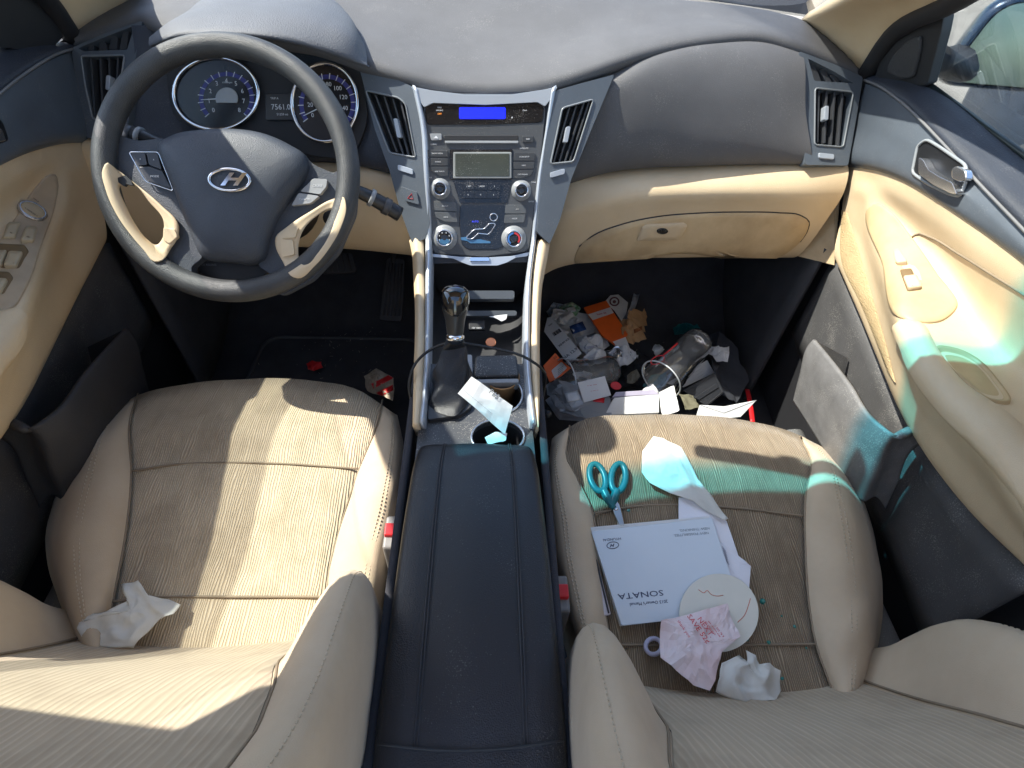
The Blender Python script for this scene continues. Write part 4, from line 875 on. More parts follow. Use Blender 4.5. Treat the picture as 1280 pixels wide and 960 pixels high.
# dark footwell sides, kick trims, door sills
for sg in (1, -1):
    loft('kick_panel', [[V(sg*.70, 1.42, .42), V(sg*.70, 1.15, .42), V(sg*.70, .94, .42)], [V(sg*.685, 1.42, .0), V(sg*.68, 1.15, .0), V(sg*.67, .90, .0)]], rubber_m, body, nu=12, nv=8, solid=.01)
    loft('door_sill', [[V(sg*.66, y, .16) for y in (.66, .6, .4, .1, -.3)], [V(sg*.62, y, .205) for y in (.65, .6, .4, .1, -.3)], [V(sg*.575, y, .205) for y in (.64, .6, .4, .1, -.3)], [V(sg*.545, y, .15) for y in (.62, .58, .4, .1, -.3)], [V(sg*.53, y, .0) for y in (.60, .56, .4, .1, -.3)]], M('sill_grey', (.15, .15, .15), .6, dust=.4), body, nu=24, nv=24)
kk = [at(1056, 212, x=.70), at(1046, 255, x=.695), at(990, 322, y=.965), at(1046, 336, x=.705), at(1051, 270, x=.705)]
build('kick_trim', [q+V(0, .012, 0) for q in kk], [(0, 1, 2, 3, 4)], dirty_m, body, smooth=False, solid=.006)
for sg in (1, -1):
    loft('centre_pillar', [[V(sg*.70, y, .17) for y in (-.02, -.12, -.3)], [V(sg*.665, y, .22) for y in (-.0, -.12, -.3)], [V(sg*.675, y, .5) for y in (-.10, -.2, -.3)], [V(sg*.66, y, .8) for y in (-.16, -.22, -.3)]], dark_m, body, nu=14, nv=22, solid=.01)

for sg in (1, -1):
    loft('centre_pillar', [[V(sg*.725, .20, .70), V(sg*.725, .05, .70), V(sg*.725, -.4, .70)], [V(sg*.675, .215, .88), V(sg*.675, .06, .88), V(sg*.675, -.4, .88)], [V(sg*.57, .22, 1.10), V(sg*.57, .06, 1.10), V(sg*.57, -.4, 1.10)]], beige_m, body, nu=10, nv=16, solid=.02)  # unseen upper pillar, widened rearward to keep sun off the backrest
# ================================================================== SEATS
def cushion(seat, yf, cloth, oL, sL_, sR_, oR, fr):
    """Cushion from four traced seam lines (front to rear) on its gently sloping top."""
    sl = .10
    def zt(y, dz=0): return .31-sl*(yf-y)+dz
    def pt(p, dz): return at(*p, pl=(V(0, yf, .31+dz), V(0, -sl, 1)))
    nr = 34
    L = {k: np.array(cr(v, nr)) for k, v in dict(oL=oL, sL=sL_, sR=sR_, oR=oR).items()}
    fro = np.array(cr(fr, 60))
    cols = [('b', u) for u in np.linspace(0, 1, 12)], [('i', u) for u in np.linspace(0, 1, 26)], [('c', u) for u in np.linspace(0, 1, 12)]
    def pix(i, part, u):
        a, b = {'b': ('oL', 'sL'), 'i': ('sL', 'sR'), 'c': ('sR', 'oR')}[part]
        p = L[a][i]*(1-u)+L[b][i]*u
        t = i/(nr-1)
        if t < .28:   # the front edge bows forward
            q = L[a][0]*(1-u)+L[b][0]*u; s = np.clip((q[0]-L['oL'][0][0])/(L['oR'][0][0]-L['oL'][0][0]), 0, 1)
            k = s*59; k0 = int(min(k, 58)); f_ = fro[k0]*(1-(k-k0))+fro[k0+1]*(k-k0)
            p = p+(f_-q)*V(0, 1)*(1-t/.28)**2
        return p
    def hz(i, part, u):
        t = i/(nr-1); fr_ = -.035*max(0, 1-t/.16)**2
        if part == 'i': d = .006*math.sin(math.pi*u)-.004*(max(0, 1-min(u, 1-u)/.04))
        else:
            w_ = u if part == 'c' else 1-u
            d = .026*math.sin(math.pi*min(1, .08+w_*.9))**.8-.055*max(0, (w_-.72)/.28)**2-.004*max(0, 1-w_/.06)
            d *= .55+.45*min(1, t/.3)
        # the worn hollow and sagging folds
        if part == 'i': d -= .010*math.exp(-((u-.60)**2/.035+(t-.52)**2/.05))
        else: d += .0022*math.sin(26*t+5*u)*math.exp(-((t-.72)/.2)**2)
        return d+fr_
    for part, cl, nm, mt in (('b', cols[0], 'side_bolster', vinyl_m), ('i', cols[1], 'seat_insert', cloth), ('c', cols[2], 'side_bolster', vinyl_m)):
        v = []; uv = []; n = len(cl)
        for i in range(-2, nr):
            for (p_, u) in cl:
                ii = max(i, 0); px = pix(ii, p_, u); d = hz(ii, p_, u); q = pt(px, d)
                q = q+V(0, 0, .0035*noise.noise(Vector(q*22))*(1 if p_ != 'i' else .5))
                if i < 0:
                    w_ = 1-ii; q = q+(V(0, -.004, -.035) if i == -1 else V(0, -.03, -.20))
                v.append(q); uv.append((q[0], q[1]))
        f = gridfaces(nr+2, n)
        if part != 'i':   # outer skirt
            k = len(v); e = 0 if part == 'b' else n-1; sgn = -1 if part == 'b' else 1
            for dd in ((.0, .0, -.03), (-.02*sgn, 0, -.10), (-.03*sgn, 0, -.22)):
                for i in range(nr+2): v.append(v[i*n+e]+V(*dd)); uv.append((0, 0))
            for i in range(nr+1):
                f.append((i*n+e, (i+1)*n+e, k+i+1, k+i))
                for s in range(2): f.append((k+s*(nr+2)+i, k+s*(nr+2)+i+1, k+(s+1)*(nr+2)+i+1, k+(s+1)*(nr+2)+i))
        build(nm, v, f, mt, seat, uv=uv)
    for nm_, key, part in (('sL', 'b', 1), ('sR', 'c', 0)):
        tube('piping', [pt(L[nm_][i], hz(i, key, part)+.0005) for i in range(nr)], .0015, seam_m, seat, n=6)
    # double stitching on the bolsters: short threads
    for key, us in (('b', (.36, .43)), ('c', (.57, .64))):
        for u in us:
            b = Bag()
            P_ = [pt(pix(i, key, u), hz(i, key, u)+.0006) for i in range(nr)]; P_ = cr(P_, 150)
            for i in range(4, 148, 2): b.add(tubegeo([P_[i], P_[i+1]], .0008, 5))
            b.build('stitching', stitch_m, seat)
    return pt, L, hz, nr
def crossseam(seat, pt, pts, dz=.004):
    tube('cross_seam', cr([pt(p, dz) for p in pts], 40), .0018, seam_m, seat, n=6)
def backrest(seat, cx, yb, out, hw=.258):
    """Reclined back: insert in the middle, tall rounded bolsters, each a mesh; out = +1 when the door is on the +x side."""
    zs = np.linspace(.24, .97, 46)
    def yf_(z): return yb-(z-.33)*.53+.012*math.exp(-((z-.45)/.1)**2)-max(0, z-.5)*.12
    def bz(z): return np.mean([bz0(z+e) for e in np.linspace(-.045, .045, 9)])
    def bz0(z): return np.interp(z, [.24, .30, .36, .42, .48, .54, .60, .68, .76, .86, .97], [.03, .06, .090, .102, .086, .048, .020, .012, .012, .012, .012])
    def half(z): return np.interp(z, [.24, .4, .6, .8, .97], [hw-.01, hw, hw+.004, hw-.02, hw-.07])
    def sm(z): return np.interp(z, [.24, .36, .44, .50, .56, .65, .97], [.15, .155, .166, .188, .203, .205, .17])
    ni = 30
    v, uv = [], []
    for z in zs:
        s = sm(z)
        for u in np.linspace(-1, 1, ni):
            x = cx+u*s; y = yf_(z)+.012*u*u-.004*max(0, 1-(1-abs(u))/.05)
            v.append(V(x, y, z)); uv.append((x, z))
    build('back_insert', v, gridfaces(len(zs), ni), cord_b, seat, uv=uv)
    for sd2 in (-1, 1):
        v = []
        for z in zs:
            s, h, b = sm(z), half(z), bz(z); y0 = yf_(z)+.010
            w_ = h-s; prof = np.array([(s, y0-.004)]+[(s+f*w_, y0+g*b) for f, g in ((.06, .03), (.2, .38), (.36, .76), (.5, .96), (.62, 1.), (.76, .93), (.88, .68), (.96, .30), (1., -.2))]+[(h, y0-.05), (h-.008, y0-.12), (h-.05, y0-.15)])
            v += [V(cx+sd2*x, y, z) for x, y in cr(prof, 34)]
        build('back_bolster', v, gridfaces(len(zs), 34), vinyl_m, seat)
        tube('piping', [V(cx+sd2*(sm(z)+.003), yf_(z)+.0115, z) for z in zs], .0016, seam_m, seat, n=6)
        b = Bag(); P_ = cr([V(cx+sd2*(sm(z)+.70*(half(z)-sm(z))), yf_(z)+.010+bz(z)*.97+.0006, z) for z in zs], 270)
        for i in range(2, 268, 2): b.add(tubegeo([P_[i], P_[i+1]], .0007, 5))
        b.build('stitching', stitch_m, seat)
    # rear shell
    v = []
    for z in zs: v += [V(cx+u*(half(z)-.04), yf_(z)-.14, z) for u in np.linspace(-1, 1, 8)]
    build('back_shell', v, gridfaces(len(zs), 8), vinyl_m, seat)
    return yf_
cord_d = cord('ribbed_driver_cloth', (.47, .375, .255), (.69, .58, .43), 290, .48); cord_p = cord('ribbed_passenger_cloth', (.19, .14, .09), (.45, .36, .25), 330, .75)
cord_b = cord('ribbed_back_cloth', (.44, .355, .25), (.545, .445, .32), 120, .40)
ds = thing('seat_assembly', 'stained beige driver seat with ribbed cloth, behind the steering wheel', 'car seat', (-.37, .4, 0), 'front seats')
dpt, dL_, dh, _ = cushion(ds, .69, cord_d,
    [(128, 520), (96, 565), (72, 612), (60, 650), (57, 690), (73, 750), (98, 812), (120, 870)], [(172, 492), (162, 527), (164, 589), (156, 673), (141, 752), (131, 812), (124, 870)],
    [(478, 500), (472, 527), (450, 583), (431, 640), (422, 670), (413, 707), (408, 760), (404, 840)], [(497, 520), (505, 560), (507, 600), (502, 650), (492, 700), (484, 750), (478, 800), (470, 870)], [(128, 520), (165, 495), (230, 480), (300, 474), (400, 476), (455, 487), (497, 520)])
crossseam(ds, dpt, [(164, 589), (215, 581), (270, 578.5), (360, 580), (449, 586)]); crossseam(ds, dpt, [(141, 752), (190, 747), (236, 746), (310, 746), (411, 746)])
backrest(ds, -.365, .206, -1)
ps = thing('seat_assembly', 'littered beige passenger seat with darker brown ribbed cloth', 'car seat', (.36, .33, 0), 'front seats')
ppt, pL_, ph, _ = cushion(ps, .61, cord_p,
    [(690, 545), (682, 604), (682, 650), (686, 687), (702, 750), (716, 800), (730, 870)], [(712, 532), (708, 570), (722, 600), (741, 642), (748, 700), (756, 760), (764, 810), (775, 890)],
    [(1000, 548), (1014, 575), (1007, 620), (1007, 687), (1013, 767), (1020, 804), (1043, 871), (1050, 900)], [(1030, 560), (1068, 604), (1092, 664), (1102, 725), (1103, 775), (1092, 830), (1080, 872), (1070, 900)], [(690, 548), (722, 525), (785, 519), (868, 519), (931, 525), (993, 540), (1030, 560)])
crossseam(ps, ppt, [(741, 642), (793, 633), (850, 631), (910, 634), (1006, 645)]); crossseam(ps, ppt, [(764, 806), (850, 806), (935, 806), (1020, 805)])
backrest(ps, .355, .143, 1)

# ================================================================== LITTER
PS = Pl(V(0, .61, .31), V(0, -.10, 1)); DS = Pl(V(0, .69, .31), V(0, -.10, 1))
def sheet(name, label, cat, pts, pl, h, mat, amp=.004, freq=28, seed=1, n=14, flat=True, group=None, dome=0., thick=.0006, ragged=0.):
    o = crumple(name, [pl.px(*p, h) if not isinstance(p[-1], tuple) else None for p in pts], mat, None, n=n, amp=amp, freq=freq, seed=seed, flat=flat, solid=thick, dome=dome, ragged=ragged, soft=mat is tissue_m)
    return tag(o, label, cat, group)
# ---- on the passenger seat
mn_ = thing('owners_manual', 'pale blue grey owner\'s manual lying upside down on the passenger seat', 'booklet', PS.px(830, 715, .010))
mq0 = [(739, 664), (890, 647), (929, 766), (777, 782)]
plate('pages', [(738, 659), (886, 645), (926, 764), (776, 781)], PS, .006, .015, white_m, mn_, rnd=1)
cvm = M('manual_cover', (.60, .66, .72), .35, var=.03, vs=5)
plate('cover', mq0, PS, .0152, .0175, cvm, mn_, rnd=2.5)
rt = math.pi+.10
letters([('SONATA', 801, 743, .0075, rt, 0, .0003, 1.5)], PS, M('manual_navy', (.02, .03, .09), .5), mn_, 'title_lettering', .0178)
letters([("2013 Owner's Manual", 811, 753.5, .0042, rt), ('HYUNDAI', 765, 674, .0034, rt, 0, .0003, 1.25)], PS, MATS['manual_navy'], mn_, 'small_lettering', .0178)
letters([('NEW THINKING.', 868, 661.5, .0036, rt, 0, .0003, 1.2), ('NEW POSSIBILITIES.', 864, 667.5, .0036, rt, 0, .0003, 1.2)], PS, M('manual_grey', (.34, .38, .42), .6), mn_, 'slogan_lettering', .0178)
eb = tube('emblem', [PS.px(*p, .018) for p in ell(766, 681.5, 7.4, 4.2, 30, -.1)], .0005, MATS['manual_navy'], mn_, n=5, closed=True); letters([('H', 766, 681.5, .0042, rt, .4, .0003, 1.3)], PS, MATS['manual_navy'], eb, 'emblem_letter', .0178)
o = thing('booklet', 'thin pinkish booklet tucked beneath the manual beside the seat bolster', 'booklet', PS.px(748, 735, .004)); plate('pages', [(738, 699), (746, 698), (764, 768), (755, 770), (748, 765)], PS, .004, .009, M('booklet_pink', (.62, .55, .56), .6), o, rnd=2)
plate('spine', [(744, 700), (746, 699), (762, 766), (760, 767)], PS, .009, .0098, print_k, o, bevel=0)
# scissors
sc_ = thing('scissors', 'open dressmaking scissors with dark teal handles, blades under the manual', 'scissors', PS.px(765, 622, .010))
for pts, ln in ((ell(747, 597, 9.2, 17.5, 26, -.30), [(754, 612), (759, 622), (768, 636)]), (ell(773, 597, 9.0, 17.5, 26, .12), [(771, 612), (768, 622), (764, 634)])):
    hd = tube('handle', [PS.px(*p, .014) for p in pts], .0052, teal_m, sc_, n=10, closed=True, flat=.8)
    tube('shank', [PS.px(*p, .014) for p in ln], [.0062, .0068, .004], teal_m, hd, n=10, smooth_n=12)
plate('blade', [(764, 626), (769, 622), (775, 632), (781, 658), (775, 658), (768, 642)], PS, .012, .015, steel_m, sc_, bevel=.0006); plate('blade', [(766, 624), (770, 627), (778, 660), (773, 660)], PS, .0095, .0118, steel_m, sc_, bevel=.0006)
lathe('rivet', PS.px(770, 636, .015), PS.n, [(.003, 0), (.0028, .001), (.001, .0012)], chrome_m, sc_, n=16)
# napkin, receipts
sheet('napkin', 'crumpled white napkin catching blue light at the front of the passenger seat', 'napkin', [(802, 566), (816, 547), (828, 549), (850, 561), (880, 611), (909, 650), (904, 652), (865, 628), (811, 606), (801, 592)], PS, .014, tissue_m, amp=.007, freq=24, seed=2, dome=.006, n=40)
rc = sheet('receipt', 'long printed white receipt between the napkin and the owner\'s manual', 'receipt', [(848, 622), (880, 626), (908, 652), (926, 705), (938, 708), (936, 738), (912, 722), (888, 655), (848, 656)], PS, .010, M('receipt_paper', (.72, .72, .78), .7, var=.03), amp=.002, freq=20, seed=3)
b = Bag()
for i in range(9): b.add(textgeo('#'*6, PS, 905+i*.5, 686+i*2.1, .0016, .0145, -1.1))
b.build('printed_code', M('faded_print', (.38, .38, .45), .7), rc, smooth=False)
# round card lid
ld = thing('round_cardboard', 'round cream cardboard lid with red pencil scribbles, leaning on the manual', 'lid', PS.px(899, 767, .018))
lp2 = Pl(PS.px(899, 767, .022), V(.03, -.10, 1))
plate('disc', ell(899, 766, 49.5, 49, 72, .3), lp2, -.002, .0005, M('lid_card', (.68, .66, .58), .7, var=.04), ld, bevel=.0005)
for pts in ([(873, 737), (880, 741), (884, 738), (889, 743), (897, 745), (904, 744)], [(922, 778), (930, 770), (936, 755), (938, 748)], [(906, 800), (914, 798)]): tube('scribble', cr([lp2.px(*p, .0007) for p in pts], 20), .0005, M('red_pencil', (.62, .22, .15), .8), ld, n=4)
# red printed receipt
rr = sheet('store_receipt', 'crumpled receipt with red printing lying over the round lid', 'receipt', [(825, 777), (849, 771), (880, 763), (907, 756), (912, 771), (923, 797), (900, 816), (892, 850), (886, 864), (866, 857), (837, 833), (824, 823)], PS, .030, M('pinkish_receipt', (.74, .66, .68), .7, vs=16, col2=(.62, .45, .45)), amp=.009, freq=26, seed=5, n=22, dome=.008)
RP = Pl(PS.px(880, 790, .047), V(.0, -.08, 1))
letters([('SAVE 52¢', 873, 786, .0068, -1.05), ('NEXT.', 882, 784, .0066, -1.05), ('on your visit', 888, 785, .0026, -1.05), ('see reverse side', 893, 786, .0024, -1.05), ('thank you', 855, 786, .004, -1.05), ('1 003 78 9', 899, 789, .0026, -1.05)], RP, print_r, rr, 'red_lettering', .0)
sheet('tissue', 'creased white tissue nearest the passenger backrest', 'tissue', [(897, 832), (921, 820), (927, 838), (931, 813), (945, 832), (957, 831), (972, 840), (975, 864), (968, 876), (926, 880), (892, 866)], PS, .022, tissue_m, amp=.020, freq=24, seed=8, n=44, dome=.004)
o = tube('bottle_ring', [PS.px(*p, .010) for p in ell(817, 808, 10, 10, 24)], .003, M('ring_lilac', (.5, .48, .62), .4), None, n=8, closed=True); tag(o, 'pale lilac plastic ring under the red printed receipt', 'ring')
gp = None; glm = M('green_glass', (.04, .22, .19), .1)
gsp = [(786, 638, 1.), (953, 752, 1.6), (961, 803, 1.1), (993, 783, .8), (977, 770, .6), (978, 848, .9), (1008, 810, .6), (934, 800, .8)]
for i, (a, b_, s) in enumerate(gsp):
    if gp is None:
        p0 = PS.px(a, b_, .012); bm = bmesh.new(); bmesh.ops.create_icosphere(bm, subdivisions=1, radius=.0032)
        for v in bm.verts: v.co *= 1+.35*noise.noise(v.co*900)
        me = bpy.data.meshes.new('glass_pebble'); bm.to_mesh(me); bm.free(); me.materials.append(glm); gp = bpy.data.objects.new('glass_pebble', me); q = gp
    else: q = gp.copy()
    COL.objects.link(q); q.location = tuple(PS.px(a, b_, .011)); q.scale = (s, s*.8, s*.8); q.rotation_euler = (i, i*2, i*.7)
    tag(q, 'small bluish green glass crumb on the brown ribbed seat cloth', 'glass crumb', 'glass crumbs on the passenger seat')
# ---- on the driver seat
sheet('tissue', 'torn white tissue on the driver seat cushion', 'tissue', [(101, 772), (112, 780), (140, 768), (166, 754), (181, 750), (178, 742), (158, 733), (180, 730), (192, 748), (212, 750), (228, 757), (222, 770), (204, 778), (186, 796), (172, 812), (150, 812), (106, 806)], DS, .016, tissue_m, amp=.018, freq=21, seed=14, n=44, dome=.004)
# ---- console
WPp = [at(572, 492, z=.455), at(589, 471, z=.462), at(640, 508, z=.425), at(631, 543, z=.41)]
cpn = tag(crumple('folded_leaflet', WPp, white_m, None, n=10, amp=.004, freq=18, seed=4, solid=.001), 'folded white leaflet stuck in the front cup holder', 'leaflet')
lpp = pl3(WPp[0], WPp[1], WPp[2]); lb_ = Bag(); lb_.add(textgeo('_________ ________ _______', lpp, 598, 501, .003, .006, -.62)); lb_.add(textgeo('P65', lpp, 618, 493, .008, .0062, -.62)); lb_.build('lettering', M('leaflet_print', (.2, .21, .22), .7), cpn, smooth=False)
cup = lathe('paper_cup', at(626, 497, z=.335), V(0, 0, 1), [(.022, 0), (.027, .050), (.029, .053), (.0275, .054), (.0255, .050), (.021, .004), (.001, .004)], kraft_m, None, n=36); tag(cup, 'crushed brown paper cup in the front cup holder', 'cup')
sheet('receipt', 'small white scrap poking out of the rear cup holder', 'paper scrap', [(606, 548), (618, 541), (634, 542), (632, 552), (610, 556)], Pl(V(0, .5, .40), V(0, 0, 1)), .002, white_m, amp=.003, seed=6)
o = lathe('coin', at(613.5, 428, z=.345), V(0, -.25, 1), [(.0095, 0), (.0095, .0015), (.008, .0014), (.001, .0016)], M('copper', (.55, .20, .09), .35, metal=.6), None, n=30); tag(o, 'copper penny lying in the open storage tray', 'coin')
sheet('paper_scrap', 'tiny torn white scrap at the back of the storage tray', 'paper scrap', [(611, 396), (634, 393), (633, 399), (627, 402), (620, 398)], Pl(at(620, 398, z=.37), V(0, -.5, .86)), .004, white_m, amp=.002, seed=9)
cb = [at(514, 500, z=.38), at(511, 480, z=.40), at(519, 455, z=.425), at(540, 436, z=.437), at(570, 428, z=.45), at(586, 430, z=.445), at(620, 436, z=.44), at(655, 446, z=.435), at(674, 458, z=.42), at(681, 480, z=.36), at(678, 500, z=.33), at(677, 516, z=.30)]
o = tube('charging_cable', cb, .0022, M('cable_black', (.015, .015, .016), .4), None, n=8, smooth_n=90); tag(o, 'thin black cable looped across the console around the gear lever', 'cable')
lathe('plug', at(677, 516, z=.30), V(.3, -.6, .6), [(.005, 0), (.007, .004), (.007, .025), (.004, .03)], black_m, o, n=16)
# ---- buckles and wrappers between seats and console
def buckle(label, c, wdt, tilt):
    t_ = thing('belt_buckle', label, 'belt buckle', c-V(0, 0, .09), 'belt buckles beside the armrest')
    p_ = Pl(c, V(0, -.25, 1)); ax_ = V(tilt, .15, 1); ax_ /= np.linalg.norm(ax_)
    def box(nm, w_, d_, z0, z1, mat, bv): v, f = prismgeo([c+V(a*w_, b*d_, 0)+ax_*z1 for a, b in ((-1, -1), (1, -1), (1, 1), (-1, 1))], ax_, z1-z0); return build(nm, v, f, mat, t_, smooth=False, bevel=bv, seg=3)
    box('housing', .013, .024, -.07, 0, M('buckle_grey', (.20, .19, .18), .45), .004)
    bt = box('release_button', .0115, .009, -.004, .006, red_m, .002)
    box('latch_slot', .009, .004, -.002, .001, black_m, 0)
    tube('stalk', [c-ax_*.07, c-ax_*.13+V(0, -.02, 0)], .009, black_m, t_)
buckle('red buttoned belt buckle beside the driver cushion', at(492, 664, z=.345), .012, -.05)
buckle('red buttoned belt buckle beside the passenger cushion', at(699, 741, z=.335), .012, .05)
def zs_(pts): return [at(a, b, z=c) for a, b, c in pts]
def loose(name, label, cat, pts, mat, **k):
    g_ = k.pop('group', None); o = crumple(name, zs_(pts), mat, None, **k); return tag(o, label, cat, g_)
loose('wrapper', 'pale crinkled wrapper wedged between driver seat and armrest', 'wrapper', [(476, 786, .20), (488, 788, .25), (486, 850, .22), (474, 918, .17), (468, 860, .17)], M('wrapper_lilac', (.58, .52, .58), .35, vs=40), amp=.012, freq=40, seed=21, flat=True, n=20)
loose('wrapper', 'dark grey crinkled wrapper low down by the armrest end', 'wrapper', [(452, 940, .12), (484, 915, .15), (486, 955, .14), (470, 985, .11)], M('wrapper_grey', (.30, .30, .33), .35, vs=40), amp=.01, freq=40, seed=22, flat=True, n=16)
# ---- passenger footwell
loose('paper_bag', 'white paper carrier bag under the orange card in the passenger footwell', 'paper bag', [(696, 402, .05), (716, 386, .09), (752, 396, .08), (762, 432, .09), (735, 445, .09), (706, 440, .05)], M('bag_white', (.82, .81, .78), .8, vs=25, var=.12), amp=.022, freq=20, seed=31, flat=True, n=24, dome=.02)
loose('wrapper', 'blue and grey crumpled wrapper against the console side', 'wrapper', [(686, 392, .05), (694, 380, .07), (712, 384, .08), (710, 400, .07), (694, 412, .05)], M('wrapper_blue', (.16, .22, .28), .4, vs=60, col2=(.4, .42, .42)), amp=.02, freq=38, seed=32, flat=True, n=20)
oc = [(730, 385, .125), (759, 376, .125), (786, 418, .115), (771, 432, .115), (752, 420, .115)]
OP = pl3(*zs_(oc[:3]))
t1 = thing('orange_card', 'tall orange cardboard package standing in the passenger footwell litter', 'package', OP.px(757, 405)-V(0, 0, .02))
plate('card', [(730, 384), (758, 375.5), (785, 418), (771, 432), (752, 418)], OP, -.006, .0, orange_m, t1, bevel=.001)
plate('white_band', [(735, 393), (763, 384), (767, 391), (741, 400)], OP, .0, .0006, white_m, t1, bevel=0); letters([('Item 46', 752, 392, .006, .32)], OP, print_r, t1, 'lettering', .0008)
plate('white_foot', [(766, 427), (782, 421), (788, 437), (776, 438)], OP, -.004, .0005, white_m, t1, bevel=.0005)
tg = thing('price_tag', 'white shop tag with dark bullseye ring beside the orange package', 'tag', OP.px(770, 388)-V(0, 0, .01))
TP_ = Pl(OP.o+OP.n*.004, OP.n+V(.1, 0, 0))
plate('tag_card', [(756, 377), (763, 369), (773, 368), (785, 378), (783, 392), (777, 401), (768, 388)], TP_, .0, .0016, M('tag_white', (.62, .61, .58), .7), tg, bevel=.0004)
tube('bullseye_ring', [TP_.px(*p, .002) for p in ell(768, 377, 5.4, 5.0, 26)], .0022, M('maroon_ink', (.14, .05, .05), .7), tg, n=6, closed=True); plate('bullseye_dot', ell(768, 377, 2.2, 2.0, 14), TP_, .0016, .0024, MATS['maroon_ink'], tg, bevel=0)
loose('brown_paper', 'crumpled brown paper beside the tall orange package', 'brown paper', [(777, 408, .09), (790, 402, .12), (797, 393, .12), (812, 394, .10), (816, 405, .09), (806, 414, .11), (813, 430, .09), (802, 438, .08), (780, 434, .08), (784, 424, .11)], kraft_m, amp=.03, freq=22, seed=33, flat=True, n=30, dome=.02)
loose('paper_strip', 'narrow grey paper strip sticking up behind the brown paper', 'paper strip', [(792, 368, .10), (799, 369, .10), (794, 386, .10), (784, 405, .09), (778, 402, .09), (787, 386, .10)], M('strip_grey', (.42, .42, .43), .7), amp=.008, freq=30, seed=34, flat=True, n=14)
tgp = [(684, 397), (688, 396), (693, 401), (727, 441), (711, 456), (680, 414)]
TGP = pl3(at(684, 397, z=.13), at(727, 441, z=.15), at(690, 425, z=.13))
t2 = thing('price_tag', 'long white hang tag with barcode leaning on the console side', 'tag', TGP.px(702, 425)-V(0, 0, .02)); plate('tag_card', tgp, TGP, -.001, .0008, white_m, t2, bevel=.0003)
bc = Bag(); rb = random.Random(3)
for i in range(13):
    f0 = i/13; q0 = (690+f0*9, 416.5-f0*6); wd = rb.choice([.35, .6])
    bc.add(prismgeo([TGP.px(q0[0]+a, q0[1]+b_, .0012) for a, b_ in ((-.0, 0), (wd, -wd*.6), (wd+3, 3.4), (3, 3.8))], TGP.n, .0003))
bc.build('barcode', print_k, t2, smooth=False); letters([('XS-M XR', 705, 428, .006, .6), ('NA 12.97', 714, 441, .0085, .6), ('SIZE', 688, 406, .004, .6)], TGP, print_k, t2, 'lettering', .0012)
O2 = pl3(at(680, 458, z=.14), at(714, 460, z=.14), at(687, 478, z=.12))
t3 = thing('orange_card', 'small orange card with white panel against the console side', 'package', O2.px(695, 462)-V(0, 0, .02)); plate('card', [(679, 457), (694, 441), (704, 452), (714, 460), (702, 470), (687, 478)], O2, -.003, .0, orange_m, t3, bevel=.0008)
plate('white_panel', [(689, 463), (702, 452), (709, 460), (694, 474)], O2, .0, .0006, white_m, t3, bevel=0, rnd=2); letters([('60', 694, 447, .006, .7)], O2, M('brown_print', (.25, .08, .02), .7), t3, 'lettering', .0006); plates('printed_lines', [[(697, 462+i*2.2), (704, 457+i*2.2), (704.5, 457.7+i*2.2), (697.5, 462.8+i*2.2)] for i in range(4)], O2, .0005, .0009, M('faded_print2', (.4, .4, .4), .7), t3, bevel=0)
def clearcup(label, a, b, r0, r1, mat=clear_m, logo=None):
    ax_ = b-a; L_ = np.linalg.norm(ax_); t_ = thing('plastic_cup', label, 'cup', (a+b)/2-V(0, 0, r0), 'clear plastic cups in the footwell')
    pr = [(r0*1.06, -.002), (r0*1.08, .001), (r0*1.02, .004), (r0, .006), (r0*.97, L_*.2), (r0*.93, L_*.22), (r0*.90, L_*.45), (r0*.87, L_*.47), (r1*1.05, L_*.8), (r1, L_*.92), (r1*.85, L_), (.002, L_*.985)]
    lathe('cup_wall', a, ax_, pr, mat, t_, n=40, caps=False)
    tube('rim', [a+r0*1.07*(math.cos(k)*u_+math.sin(k)*w_) for k in np.linspace(0, 2*math.pi, 40, endpoint=False) for u_, w_ in [(lambda x: (x, np.cross(ax_/L_, x)))(np.cross(ax_, V(0, 0, 1))/np.linalg.norm(np.cross(ax_, V(0, 0, 1))))]], .0016, M('cup_rim_clear', (.62, .66, .68), .15), t_, n=6, closed=True)
    return t_, ax_/L_
c1, ax1 = clearcup('large clear plastic cup with red logo lying in the footwell', at(826, 474, z=.15), at(876, 424, z=.165), .046, .036)
lpn = Pl(at(838, 445, z=.20), V(-.2, -.6, .8)); tube('red_logo', [lpn.px(*p) for p in ell(822, 450, 9, 4.6, 24, -.4)], .0012, red_m, c1, n=5, closed=True); tube('red_logo', [lpn.px(*p) for p in [(829, 444), (838, 437), (847, 429)]], .002, red_m, c1, n=6)
c2, ax2 = clearcup('clear plastic cup on its side under the orange card', at(706, 474, z=.13), at(768, 462, z=.11), .044, .034)
plate('red_seal', ell(770, 482, 7, 5, 20, .3), Pl(at(770, 482, z=.13), V(0, -.5, 1)), -.002, .0, red_m, c2, rnd=0)
loose('plastic_bag', 'crinkled clear plastic bag at the front of the passenger seat', 'plastic bag', [(683, 480, .12), (700, 472, .15), (735, 480, .16), (766, 492, .15), (767, 514, .16), (740, 522, .17), (705, 512, .14), (690, 500, .13)], bag_m, amp=.018, freq=26, seed=41, flat=True, n=30, dome=.03)
bxq = Pl(at(790, 505, z=.17), V(-.02, -.45, .9))
bx = thing('paper_box', 'flat white paper box against the passenger seat front', 'box', bxq.px(790, 505)-V(0, 0, .03)); plate('box', [(756, 519), (768, 497), (824, 493), (824, 516)], bxq, -.02, .0, white_m, bx, bevel=.001); plate('lid_flap', [(766, 496), (770, 490), (818, 487), (824, 493)], bxq, -.02, -.001, M('flap_lilac', (.38, .35, .45), .6), bx, bevel=.001)
